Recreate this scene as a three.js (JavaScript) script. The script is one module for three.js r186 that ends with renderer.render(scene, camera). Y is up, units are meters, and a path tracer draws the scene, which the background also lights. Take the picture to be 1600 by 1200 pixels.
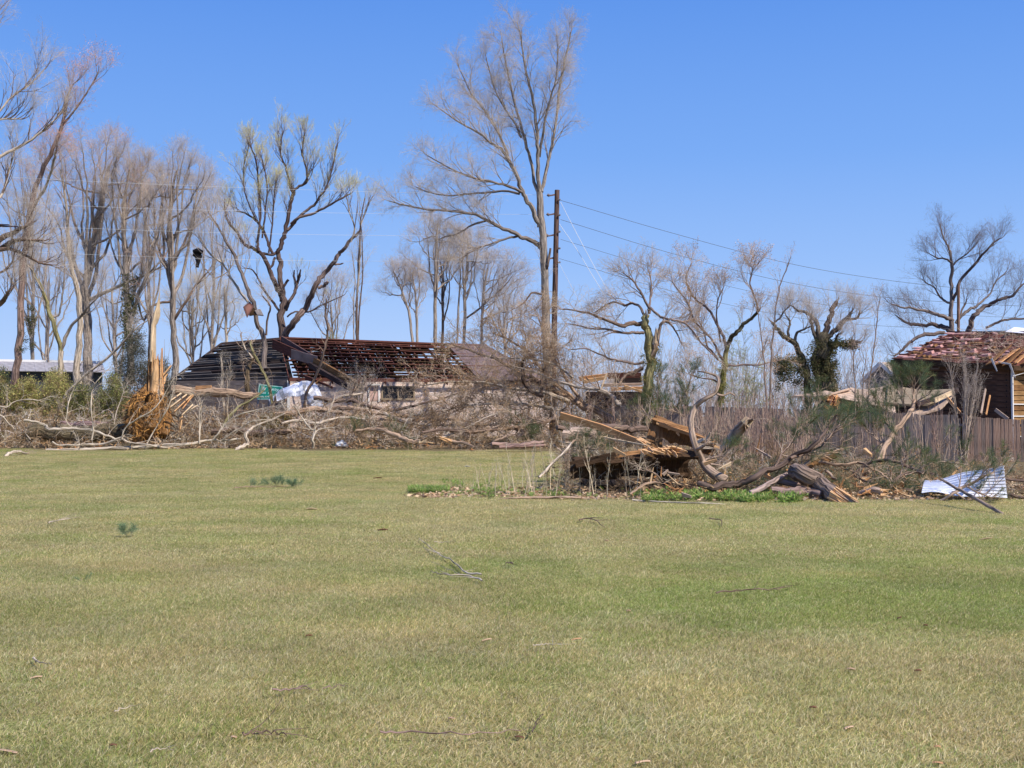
import * as THREE from 'three';
import { mergeVertices } from 'three/addons/utils/BufferGeometryUtils.js';

// ---------------------------------------------------------------- camera, sky, sun, exposure
const scene = new THREE.Scene();
const FPX = 1900, HORIZON = 650, EYE = 1.75;              // focal length and horizon row of the 1600 x 1200 picture, eye height in metres
const PITCH = Math.atan((HORIZON - 600) / FPX);
const camera = new THREE.PerspectiveCamera(2 * Math.atan(600 / FPX) * 180 / Math.PI, 4 / 3, 0.1, 2000);
camera.position.set(0, EYE, 0); camera.rotation.x = PITCH;
scene.add(camera);
const renderer = new THREE.WebGLRenderer({ antialias: true });
renderer.setSize(1024, 768);
renderer.toneMapping = THREE.LinearToneMapping; renderer.toneMappingExposure = 1.12;
renderer.shadowMap.enabled = true; renderer.shadowMap.type = THREE.PCFSoftShadowMap;
{
  const W = 64, H = 512, data = new Float32Array(W * H * 4);
  const stops = [[-90, .30, .30, .28], [-4, .36, .40, .44], [0, .54, .67, .90], [3, .41, .575, .88], [7, .285, .475, .86], [12, .18, .375, .82], [19, .108, .28, .75], [35, .075, .21, .66], [90, .05, .14, .48]];
  for (let j = 0; j < H; j++) {
    const e = ((j + .5) / H - .5) * 180; let k = 0;
    while (k < stops.length - 2 && e > stops[k + 1][0]) k++;
    const a = stops[k], b = stops[k + 1]; let t = Math.min(1, Math.max(0, (e - a[0]) / (b[0] - a[0])));
    for (let i = 0; i < W; i++) { const o = (j * W + i) * 4; for (let c = 0; c < 3; c++) data[o + c] = a[c + 1] + (b[c + 1] - a[c + 1]) * t; data[o + 3] = 1; }
  }
  const sky = new THREE.DataTexture(data, W, H, THREE.RGBAFormat, THREE.FloatType);
  sky.mapping = THREE.EquirectangularReflectionMapping; sky.magFilter = THREE.LinearFilter; sky.minFilter = THREE.LinearFilter; sky.needsUpdate = true;
  scene.background = sky; scene.environment = sky;
}
const sun = new THREE.DirectionalLight(new THREE.Color().setRGB(1, .935, .83), 4.8);
sun.position.set(-5 + 57, 80, -45 + 54); sun.target.position.set(-5, 0, -45);
sun.castShadow = true; sun.shadow.mapSize.set(4096, 4096); sun.shadow.radius = 1;
Object.assign(sun.shadow.camera, { left: -60, right: 60, top: 60, bottom: -60, near: 1, far: 300 });
scene.add(sun, sun.target);

// ---------------------------------------------------------------- helpers
const V = (x, y, z) => new THREE.Vector3(x, y, z);
const UP = V(0, 1, 0);
function rng(seed) { let a = seed >>> 0; return () => { a |= 0; a = a + 0x6D2B79F5 | 0; let t = Math.imul(a ^ a >>> 15, 1 | a); t = t + Math.imul(t ^ t >>> 7, 61 | t) ^ t; return ((t ^ t >>> 14) >>> 0) / 4294967296; }; }
let R = rng(7);
const rr = (a, b) => a + (b - a) * R();
const pick = a => a[Math.floor(R() * a.length)];
const clamp = (x, a, b) => Math.min(b, Math.max(a, x));
const smooth = (a, b, x) => { const t = clamp((x - a) / (b - a), 0, 1); return t * t * (3 - 2 * t); };
const lerp = (a, b, t) => a + (b - a) * t;
function hash2(x, y, s = 0) { let h = Math.imul(x | 0, 374761393) + Math.imul(y | 0, 668265263) + Math.imul(s | 0, 1274126177); h = Math.imul(h ^ h >>> 13, 1274126177); return ((h ^ h >>> 16) >>> 0) / 4294967296; }
function vnoise(x, y, s = 0, px = 0, py = 0) {
  const xi = Math.floor(x), yi = Math.floor(y), fx = x - xi, fy = y - yi, u = fx * fx * (3 - 2 * fx), v = fy * fy * (3 - 2 * fy);
  const m = (a, p) => p ? ((a % p) + p) % p : a;
  const a = hash2(m(xi, px), m(yi, py), s), b = hash2(m(xi + 1, px), m(yi, py), s), c = hash2(m(xi, px), m(yi + 1, py), s), d = hash2(m(xi + 1, px), m(yi + 1, py), s);
  return lerp(lerp(a, b, u), lerp(c, d, u), v);
}
function fbm(x, y, s = 0, oct = 4, px = 0, py = 0) { let a = 0, w = .5, n = 0; for (let i = 0; i < oct; i++) { a += w * vnoise(x, y, s + i * 17, px, py); n += w; w *= .5; x *= 2; y *= 2; px *= 2; py *= 2; } return a / n; }

// a picture row and column at a depth in metres -> the point in the world
function P(x, y, d) {
  const u = (x - 800) / FPX, v = (600 - y) / FPX, c = Math.cos(PITCH), s = Math.sin(PITCH), k = d / (c - v * s);
  return V(u * k, EYE + (v * c + s) * k, -d);
}
// the ground: level lawn, rising gently towards the back except on the right
function ground(x, z) {
  const d = -z; if (d < 5) return 0;
  const side = lerp(1 - smooth(.12, .34, x / Math.max(d, 1)), 1, smooth(60, 90, d));
  const t = Math.max(0, d - 30); let h = .025 * t * t / (t + 3);
  h = Math.min(h, 1.3 - .5 * Math.exp(-Math.max(0, h - .8) / .5));
  return h * side + .05 * (fbm(x * .25, z * .25, 3, 2) - .5) * smooth(8, 30, d);
}
function G(x, y) {                                       // where the ground lies behind a picture point
  let d = 3; for (let st = 2; st > .01;) { const p = P(x, y, d + st); if (p.y < ground(p.x, p.z)) st *= .5; else { d += st; if (d > 300) break; } }
  const p = P(x, y, d); p.y = ground(p.x, p.z); return p;
}
const onGround = (x, d) => { const p = P(x, 650, d); p.y = ground(p.x, p.z); return p; };
const px = (w, d) => w / FPX * d;

const taken = new Map();
function numbered(n) { const k = taken.get(n) || 0; taken.set(n, k + 1); return k ? n + '_' + String(k).padStart(3, '0') : n; }
function tag(o, label, category, group, kind) { if (label) o.userData.label = label; if (category) o.userData.category = category; if (group) o.userData.group = group; if (kind) o.userData.kind = kind; return o; }
function thing(name, label, category, base, group) { const o = new THREE.Group(); o.name = numbered(name); if (base) o.position.copy(base); tag(o, label, category, group); scene.add(o); return o; }

class MB {                                                // collects shapes in world coordinates, builds one mesh
  constructor() { this.p = []; this.n = []; this.u = []; this.c = []; this.i = []; this.col = null; }
  get empty() { return !this.i.length; }
  vert(p, n, u, v) { this.p.push(p.x, p.y, p.z); this.n.push(n.x, n.y, n.z); this.u.push(u, v); const c = this.col || [1, 1, 1]; this.c.push(c[0], c[1], c[2]); return this.p.length / 3 - 1; }
  tri(a, b, c) { this.i.push(a, b, c); }
  quad(a, b, c, d, uw, vh) {                              // four corners, counter-clockwise from outside
    const n = b.clone().sub(a).cross(d.clone().sub(a)).normalize();
    const w = uw ?? a.distanceTo(b), h = vh ?? a.distanceTo(d);
    const i = this.vert(a, n, 0, 0); this.vert(b, n, w, 0); this.vert(c, n, w, h); this.vert(d, n, 0, h);
    this.tri(i, i + 1, i + 2); this.tri(i, i + 2, i + 3);
  }
  face3(a, b, c) { const n = b.clone().sub(a).cross(c.clone().sub(a)).normalize(); const i = this.vert(a, n, a.x, a.y); this.vert(b, n, b.x, b.y); this.vert(c, n, c.x, c.y); this.tri(i, i + 1, i + 2); }
  // swept tube; pts = [{v, r}], rough = relative bumpiness, cap = close both ends
  tube(pts, sides = 6, rough = 0, cap = false, flat = 1) {
    const N = pts.length; let t = pts[1].v.clone().sub(pts[0].v).normalize();
    let a = Math.abs(t.y) < .9 ? V(0, 1, 0) : V(1, 0, 0); a = a.sub(t.clone().multiplyScalar(a.dot(t))).normalize();
    let len = 0; const seed = rough ? Math.floor(R() * 1e6) : 0, base = this.p.length / 3, rm = Math.max(.004, pts[0].r), circ = 2 * Math.PI * rm, tv = V(0, 0, 0), nv = V(0, 0, 0), b = V(0, 0, 0);
    for (let i = 0; i < N; i++) {
      if (i) len += pts[i].v.distanceTo(pts[i - 1].v);
      t = i < N - 1 ? pts[i + 1].v.clone().sub(pts[Math.max(0, i - 1)].v).normalize() : pts[i].v.clone().sub(pts[i - 1].v).normalize();
      a.sub(tv.copy(t).multiplyScalar(a.dot(t))).normalize(); b.crossVectors(t, a);
      for (let k = 0; k <= sides; k++) {
        const q = k % sides, an = q / sides * Math.PI * 2; let r = pts[i].r;
        if (rough) r *= 1 + rough * 2 * (hash2(q, i, seed) - .5);
        nv.set(0, 0, 0).addScaledVector(a, Math.cos(an)).addScaledVector(b, Math.sin(an) * flat);
        tv.copy(pts[i].v).addScaledVector(nv, r); this.vert(tv, nv.normalize(), k / sides * circ, len);
      }
    }
    const w = sides + 1;
    for (let i = 0; i < N - 1; i++) for (let k = 0; k < sides; k++) { const o = base + i * w + k; this.i.push(o, o + 1, o + w, o + 1, o + w + 1, o + w); }
    if (cap) for (const e of [0, N - 1]) {
      const nn = e ? pts[e].v.clone().sub(pts[e - 1].v).normalize() : pts[0].v.clone().sub(pts[1].v).normalize();
      const c = this.vert(pts[e].v, nn, 0, 0), f = this.p.length / 3;
      for (let k = 0; k < sides; k++) { const s = (base + e * w + k) * 3; this.vert(V(this.p[s], this.p[s + 1], this.p[s + 2]), nn, Math.cos(k / sides * 6.283) * pts[e].r, Math.sin(k / sides * 6.283) * pts[e].r); }
      for (let k = 0; k < sides; k++) { const k2 = (k + 1) % sides; e ? this.tri(c, f + k, f + k2) : this.tri(c, f + k2, f + k); }
    }
    return this;
  }
  // a board or beam from a to b; w across (along side), t thick; tip < 1 narrows the far end
  bar(a, b, w, t, side, tip = 1, tipA = 1) {
    const d = b.clone().sub(a), L = d.length(); d.normalize();
    let s = (side || (Math.abs(d.y) > .9 ? V(1, 0, 0) : V(0, 1, 0))).clone(); s.sub(d.clone().multiplyScalar(s.dot(d))).normalize();
    const n = d.clone().cross(s);
    const co = (p, i, j, k) => p.clone().addScaledVector(s, i * w / 2 * k).addScaledVector(n, j * t / 2 * k);
    const A = [co(a, -1, -1, tipA), co(a, 1, -1, tipA), co(a, 1, 1, tipA), co(a, -1, 1, tipA)], B = [co(b, -1, -1, tip), co(b, 1, -1, tip), co(b, 1, 1, tip), co(b, -1, 1, tip)];
    for (let k = 0; k < 4; k++) { const m = (k + 1) % 4; this.quad(A[k], A[m], B[m], B[k], k % 2 ? t : w, L); }
    this.quad(A[3], A[2], A[1], A[0], w, t); this.quad(B[0], B[1], B[2], B[3], w, t);
    return this;
  }
  // a slab between four corners with a thickness along its normal (downwards / away)
  slab(a, b, c, d, t) {
    const n = b.clone().sub(a).cross(d.clone().sub(a)).normalize().multiplyScalar(-t);
    const [e, f, g, h] = [a, b, c, d].map(p => p.clone().add(n));
    this.quad(a, b, c, d); this.quad(h, g, f, e); this.quad(e, f, b, a); this.quad(f, g, c, b); this.quad(g, h, d, c); this.quad(h, e, a, d);
    return this;
  }
  // splinters: thin pointed bars fanned from a disc at p along dir
  splinters(p, dir, rad, n, l0, l1, w, spread = .15) {
    const a = (Math.abs(dir.y) < .9 ? V(0, 1, 0) : V(1, 0, 0)).cross(dir).normalize(), b = dir.clone().cross(a);
    for (let i = 0; i < n; i++) {
      const an = R() * 6.283, q = Math.sqrt(R()) * rad, s = p.clone().addScaledVector(a, Math.cos(an) * q).addScaledVector(b, Math.sin(an) * q);
      const dd = dir.clone().addScaledVector(a, rr(-spread, spread)).addScaledVector(b, rr(-spread, spread)).normalize();
      this.bar(s.clone().addScaledVector(dd, -.05), s.clone().addScaledVector(dd, rr(l0, l1)), w * rr(.5, 1.4), w * rr(.25, .6), a.clone().applyAxisAngle(dd, R() * 3), rr(.05, .3));
    }
    return this;
  }
  geo(off) {
    const g = new THREE.BufferGeometry(), p = new Float32Array(this.p);
    if (off) for (let i = 0; i < p.length; i += 3) { p[i] -= off.x; p[i + 1] -= off.y; p[i + 2] -= off.z; }
    g.setAttribute('position', new THREE.BufferAttribute(p, 3)); g.setAttribute('normal', new THREE.BufferAttribute(new Float32Array(this.n), 3));
    g.setAttribute('uv', new THREE.BufferAttribute(new Float32Array(this.u), 2));
    if (this.col) g.setAttribute('color', new THREE.BufferAttribute(new Float32Array(this.c), 3));
    g.setIndex(this.i); return g;
  }
  build(name, mat, parent) {                              // parents stand unturned, so their position is their whole transform
    const off = V(0, 0, 0); for (let q = parent; q && q !== scene; q = q.parent) off.add(q.position);
    const m = new THREE.Mesh(this.geo(off), mat); m.name = parent && parent !== scene ? name : numbered(name); m.castShadow = m.receiveShadow = true; (parent || scene).add(m); return m;
  }
}
function instances(name, geo, mat, list, parent, colours) {
  const m = new THREE.InstancedMesh(geo, mat, list.length), off = parent ? parent.position : V(0, 0, 0), t = new THREE.Matrix4();
  list.forEach((q, i) => { t.copy(q); t.elements[12] -= off.x; t.elements[13] -= off.y; t.elements[14] -= off.z; m.setMatrixAt(i, t); });
  if (colours) list.forEach((_, i) => m.setColorAt(i, colours[i]));
  m.name = parent ? name : numbered(name); m.userData.kind = 'stuff'; m.castShadow = m.receiveShadow = true; (parent || scene).add(m); return m;
}
const QY = new THREE.Quaternion(), QT = new THREE.Quaternion();
function placeM(p, dir, s, spin = R() * 6.283) { QT.setFromUnitVectors(UP, dir); QY.setFromAxisAngle(UP, spin); QT.multiply(QY); return new THREE.Matrix4().compose(p, QT, V(s, s, s)); }
const randDir = () => { const z = rr(-1, 1), a = R() * 6.283, q = Math.sqrt(1 - z * z); return V(q * Math.cos(a), z, q * Math.sin(a)); };
const C = (r, g, b) => new THREE.Color().setRGB(r, g, b);

// ---------------------------------------------------------------- materials
function tex(w, h, fn, repeat, srgb = true) {
  const d = new Uint8Array(w * h * 4), enc = c => srgb ? (c <= .0031308 ? 12.92 * c : 1.055 * Math.pow(c, 1 / 2.4) - .055) : c;
  for (let j = 0; j < h; j++) for (let i = 0; i < w; i++) { const c = fn(i / w, j / h), o = (j * w + i) * 4; for (let k = 0; k < 3; k++) d[o + k] = clamp(Math.round(enc(clamp(c[k], 0, 1)) * 255), 0, 255); d[o + 3] = 255; }
  const t = new THREE.DataTexture(d, w, h, THREE.RGBAFormat); t.wrapS = t.wrapT = THREE.RepeatWrapping; t.magFilter = THREE.LinearFilter; t.minFilter = THREE.LinearMipmapLinearFilter; t.generateMipmaps = true;
  if (srgb) t.colorSpace = THREE.SRGBColorSpace; if (repeat) t.repeat.set(...repeat); t.needsUpdate = true; return t;
}
const barkH = (u, v) => { const f = fbm(u * 14 + 2 * fbm(u * 4, v * 4, 9, 2, 4, 4), v * 6, 1, 4, 14, 6); return smooth(.28, .68, f); };
const barkMap = tex(256, 512, (u, v) => { const h = barkH(u, v), m = fbm(u * 5, v * 5, 40, 3, 5, 5), k = .38 + .62 * h, l = m > .6 ? 1.25 : 1; return [k * l, k * l * (.96 + .05 * m), k * l * (.92 + .08 * m)]; }, [1.6, .5]);
const barkBump = tex(256, 512, (u, v) => { const h = barkH(u, v); return [h, h, h]; }, [1.6, .5], false);
const grain = (u, v) => fbm(u * 40 + 1.5 * fbm(u * 3, v * 3, 4, 2, 3, 3), v * 3, 5, 3, 40, 3);
const woodMap = tex(256, 256, (u, v) => { const g = grain(u, v), m = fbm(u * 6, v * 4, 8, 3, 6, 4), k = .25 + 1.05 * g; return [k * (.85 + .3 * m), k * (.8 + .35 * m), k * (.75 + .4 * m)]; }, [2, 1]);
const woodBump = tex(256, 256, (u, v) => { const g = grain(u, v); return [g, g, g]; }, [2, 1], false);
const mottle = tex(256, 256, (u, v) => { const m = fbm(u * 6, v * 6, 21, 5, 6, 6), k = .55 + .8 * (m - .1); return [k, k * .98, k * .96]; }, [.5, .5]);
const mottleBump = tex(256, 256, (u, v) => { const m = fbm(u * 16, v * 16, 22, 4, 16, 16); return [m, m, m]; }, [.5, .5], false);
const std = (c, o = {}) => new THREE.MeshPhysicalMaterial({ color: c, roughness: .95, metalness: 0, specularIntensity: .3, side: THREE.DoubleSide, ...o });
const barkM = (r, g, b, bump = .02) => std(C(r, g, b), { map: barkMap, bumpMap: barkBump, bumpScale: bump });
const woodM = (r, g, b, bump = .006) => std(C(r, g, b), { map: woodMap, bumpMap: woodBump, bumpScale: bump });
const M = {
  barkPale: barkM(.64, .53, .42), barkGrey: barkM(.47, .39, .33), barkDark: barkM(.225, .155, .12), barkBrown: barkM(.46, .32, .225), barkRed: barkM(.34, .235, .2),
  barkPine: barkM(.48, .355, .275, .03), barkMoss: barkM(.34, .30, .15), barkWhite: barkM(.60, .51, .40),
  fresh: woodM(.97, .60, .31, .02), freshPale: woodM(.92, .70, .46, .015), rot: woodM(.36, .19, .085, .03), rotDark: woodM(.10, .06, .035, .02), orange: woodM(.86, .45, .20, .02),
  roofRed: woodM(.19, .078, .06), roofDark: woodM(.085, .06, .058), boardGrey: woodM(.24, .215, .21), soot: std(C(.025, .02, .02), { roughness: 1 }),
  fenceA: woodM(.36, .275, .225), fenceB: woodM(.32, .265, .25), fenceC: woodM(.52, .35, .26), fenceD: woodM(.28, .235, .225),
  tan: std(C(.60, .44, .33), { map: mottle, bumpMap: mottleBump, bumpScale: .01 }), tanDark: std(C(.36, .28, .19), { map: mottle, bumpMap: mottleBump, bumpScale: .02 }),
  roofGrey: std(C(.42, .40, .42), { map: mottle }), wallDark: woodM(.15, .085, .06), wallGold: woodM(.46, .27, .12), white: std(C(.78, .76, .74), { roughness: .7, map: mottle }),
  trimWhite: std(C(.75, .73, .70), { roughness: .6 }), glassDark: new THREE.MeshStandardMaterial({ color: C(.03, .03, .035), roughness: .15 }), pink: std(C(.75, .42, .38), { roughness: 1, map: mottle }),
  metal: new THREE.MeshStandardMaterial({ color: C(.86, .86, .90), roughness: .6, metalness: 0, side: THREE.DoubleSide }), steel: std(C(.35, .35, .36), { roughness: .5, metalness: .7 }),
  blade: new THREE.MeshPhysicalMaterial({ color: C(1, 1, 1), vertexColors: true, roughness: 1, specularIntensity: 0, transmission: .4, thickness: 0, side: THREE.DoubleSide }),
  vert: std(C(1, 1, 1), { vertexColors: true }), leaf: new THREE.MeshPhysicalMaterial({ color: C(1, 1, 1), vertexColors: true, roughness: 1, specularIntensity: 0, transmission: .4, thickness: 0, side: THREE.DoubleSide }),
  pole: barkM(.16, .10, .085, .008), wire: std(C(.72, .72, .72), { roughness: .6 }), wireDark: std(C(.12, .12, .13), { roughness: .7 }), cloth: std(C(.02, .018, .02), { roughness: 1 }), rust: std(C(.22, .11, .09), { roughness: .9, map: mottle }),
  soil: std(C(.20, .12, .06), { roughness: 1, map: mottle, bumpMap: mottleBump, bumpScale: .04 }), plastic: std(C(.7, .72, .75), { roughness: .5 }),
};

// ---------------------------------------------------------------- twig sprays, needles, leaves (shared geometry)
function leafQuad(b, p, dir, len, wid, col) {             // a small folded leaf: two triangles along dir
  const s = randDir().cross(dir).normalize(), n = s.clone().cross(dir).normalize(), m = p.clone().addScaledVector(dir, len * .5), e = p.clone().addScaledVector(dir, len), o = b.col; b.col = col;
  const i = b.vert(p, n, 0, 0); b.vert(m.clone().addScaledVector(s, wid / 2).addScaledVector(n, wid * .15), n, 1, 0); b.vert(e, n, 1, 1); b.vert(m.clone().addScaledVector(s, -wid / 2).addScaledVector(n, wid * .15), n, 0, 1);
  b.tri(i, i + 1, i + 2); b.tri(i, i + 2, i + 3); b.col = o;
}
function stick(b, p, dir, len, r, seg, wob, up, sides = 3) {
  const pts = [], v = p.clone(), d = dir.clone();
  for (let i = 0; i <= seg; i++) { pts.push({ v: v.clone(), r: Math.max(.0012, r * (1 - .8 * i / seg)) }); d.addScaledVector(randDir(), wob).addScaledVector(UP, up).normalize(); v.addScaledVector(d, len / seg); }
  b.tube(pts, sides); return pts;
}
function spray(seed, o) {
  const keep = R; R = rng(seed); const b = new MB(); b.col = o.col || [1, 1, 1];
  const at = (pts, t) => { const k = Math.min(pts.length - 2, Math.floor(t * (pts.length - 1))), f = t * (pts.length - 1) - k; return [pts[k].v.clone().lerp(pts[k + 1].v, f), pts[k + 1].v.clone().sub(pts[k].v).normalize()]; };
  const side = (dir, ang) => { const ax = randDir().cross(dir).normalize(); return dir.clone().applyAxisAngle(ax, ang); };
  const deco = (pts, n) => { for (let i = 0; i < n; i++) { const [q, dd] = at(pts, rr(.2, .999)); if (o.leaf) leafQuad(b, q, side(dd, rr(.3, 1.2)).addScaledVector(UP, o.leafUp || 0).normalize(), o.leaf * rr(.6, 1.3), o.leaf * (o.leafW || .4) * rr(.7, 1.2), pick(o.leafCol)); } };
  const s0 = stick(b, V(0, 0, 0), V(0, 1, 0), 1, o.r, 5, o.wob, 0);
  for (let i = 0; i < o.n; i++) {
    const t = .12 + .85 * (i + R()) / o.n, [p, d] = at(s0, Math.min(t, .99)), s1 = stick(b, p, side(d, o.ang * rr(.7, 1.3)), o.l * rr(.6, 1.2) * (1.15 - .6 * t), o.r * .55, 3, o.wob * 1.2, o.up || 0);
    deco(s1, o.deco || 0);
    for (let j = 0; j < o.m; j++) { const [p2, d2] = at(s1, rr(.2, .95)), s2 = stick(b, p2, side(d2, o.ang * rr(.7, 1.4)), o.l * rr(.25, .6), o.r * .36, 2, o.wob, o.up || 0); deco(s2, o.deco || 0); }
  }
  R = keep; return b.geo();
}
const TW = {
  fine: [1, 2, 3].map(s => spray(s, { r: .0065, n: 6, m: 3, ang: .75, l: .5, wob: .13, up: .04 })),
  vase: [4, 5].map(s => spray(s, { r: .0065, n: 6, m: 3, ang: .38, l: .55, wob: .07, up: .12 })),
  bud: [6, 7].map(s => spray(s, { r: .0065, n: 6, m: 3, ang: .7, l: .5, wob: .12, up: .05, deco: 2, leaf: .035, leafW: .7, leafCol: [[1.5, .8, .62], [1.2, .75, .6]] })),
  leafy: [8, 9].map(s => spray(s, { r: .0065, n: 6, m: 3, ang: .35, l: .5, wob: .08, up: .15, deco: 3, leaf: .045, leafW: .45, leafUp: .4, leafCol: [[1.3, 1.5, .6], [1.05, 1.25, .5], [1.5, 1.6, .75]] })),
  brush: [15, 16, 17].map(s => spray(s, { r: .019, n: 6, m: 3, ang: .85, l: .55, wob: .22, up: 0 })),
  heavy: [18, 19].map(s => spray(s, { r: .030, n: 4, m: 2, ang: .8, l: .5, wob: .2, up: .02 })),
  dead: [10, 11, 12].map(s => spray(s, { r: .010, n: 5, m: 2, ang: .8, l: .55, wob: .22, up: 0 })),
  deadLeaf: [13, 14].map(s => spray(s, { r: .010, n: 5, m: 2, ang: .85, l: .5, wob: .2, up: 0, deco: 2, leaf: .06, leafW: .5, leafCol: [[1.1, .8, .5], [.8, .6, .42], [1.4, 1.1, .75]] })),
};
function needleTuft(seed) {                               // a pine shoot: a short stem ringed with long needles
  const keep = R; R = rng(seed); const b = new MB(); b.col = [.30, .2, .12]; stick(b, V(0, 0, 0), V(0, 1, 0), .4, .012, 3, .08, 0);
  for (let i = 0; i < 70; i++) {
    const t = Math.pow(R(), .7) * .42, a = R() * 6.283, open = rr(.35, 1.5) * (1.15 - t * .6), d = V(Math.sin(open) * Math.cos(a), Math.cos(open), Math.sin(open) * Math.sin(a)), p = V(0, t, 0), L = rr(.22, .36), e = p.clone().addScaledVector(d, L).add(V(0, -.03 * R(), 0)), s = randDir().cross(d).normalize().multiplyScalar(.0036), g = rr(.7, 1.3);
    b.col = R() < .12 ? [.36, .31, .17] : [.125 * g, .165 * g, .085 * g]; const n = s.clone().cross(d).normalize(), k = b.vert(p.clone().add(s), n, 0, 0); b.vert(p.clone().sub(s), n, 1, 0); b.vert(e, n, 0, 1); b.tri(k, k + 2, k + 1);
  }
  R = keep; return b.geo();
}
const NEEDLE = [21, 22].map(needleTuft);
function leafClump(seed, n, rad, len, wid, cols, twig) {  // a loose ball of leaves on short twigs
  const keep = R; R = rng(seed); const b = new MB(); b.col = twig;
  for (let i = 0; i < n / 8; i++) stick(b, V(0, 0, 0), randDir().addScaledVector(UP, .3).normalize(), rad * rr(.7, 1.2), .006, 3, .25, .05);
  for (let i = 0; i < n; i++) leafQuad(b, randDir().multiplyScalar(rad * Math.pow(R(), .5)), randDir().addScaledVector(UP, .3).normalize(), len * rr(.6, 1.3), wid * rr(.6, 1.3), pick(cols));
  R = keep; return b.geo();
}
const CL = {
  ivy: [31, 32].map(s => leafClump(s, 70, .3, .09, .07, [[.11, .12, .05], [.16, .155, .07], [.24, .19, .11], [.075, .08, .04]], [.16, .12, .09])),
  privet: [33, 34, 35].map(s => leafClump(s, 110, .42, .08, .04, [[.20, .225, .08], [.25, .27, .10], [.33, .33, .14], [.14, .155, .06], [.27, .22, .13]], [.17, .13, .09])),
  weed: [36, 37].map(s => leafClump(s, 50, .13, .10, .035, [[.21, .30, .09], [.29, .38, .13], [.15, .22, .07], [.38, .43, .18], [.36, .30, .17]], [.12, .2, .05])),
  greyBush: [38, 39].map(s => leafClump(s, 60, .42, .07, .03, [[.16, .165, .105], [.21, .195, .15], [.11, .115, .07]], [.17, .145, .12])),
};
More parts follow.
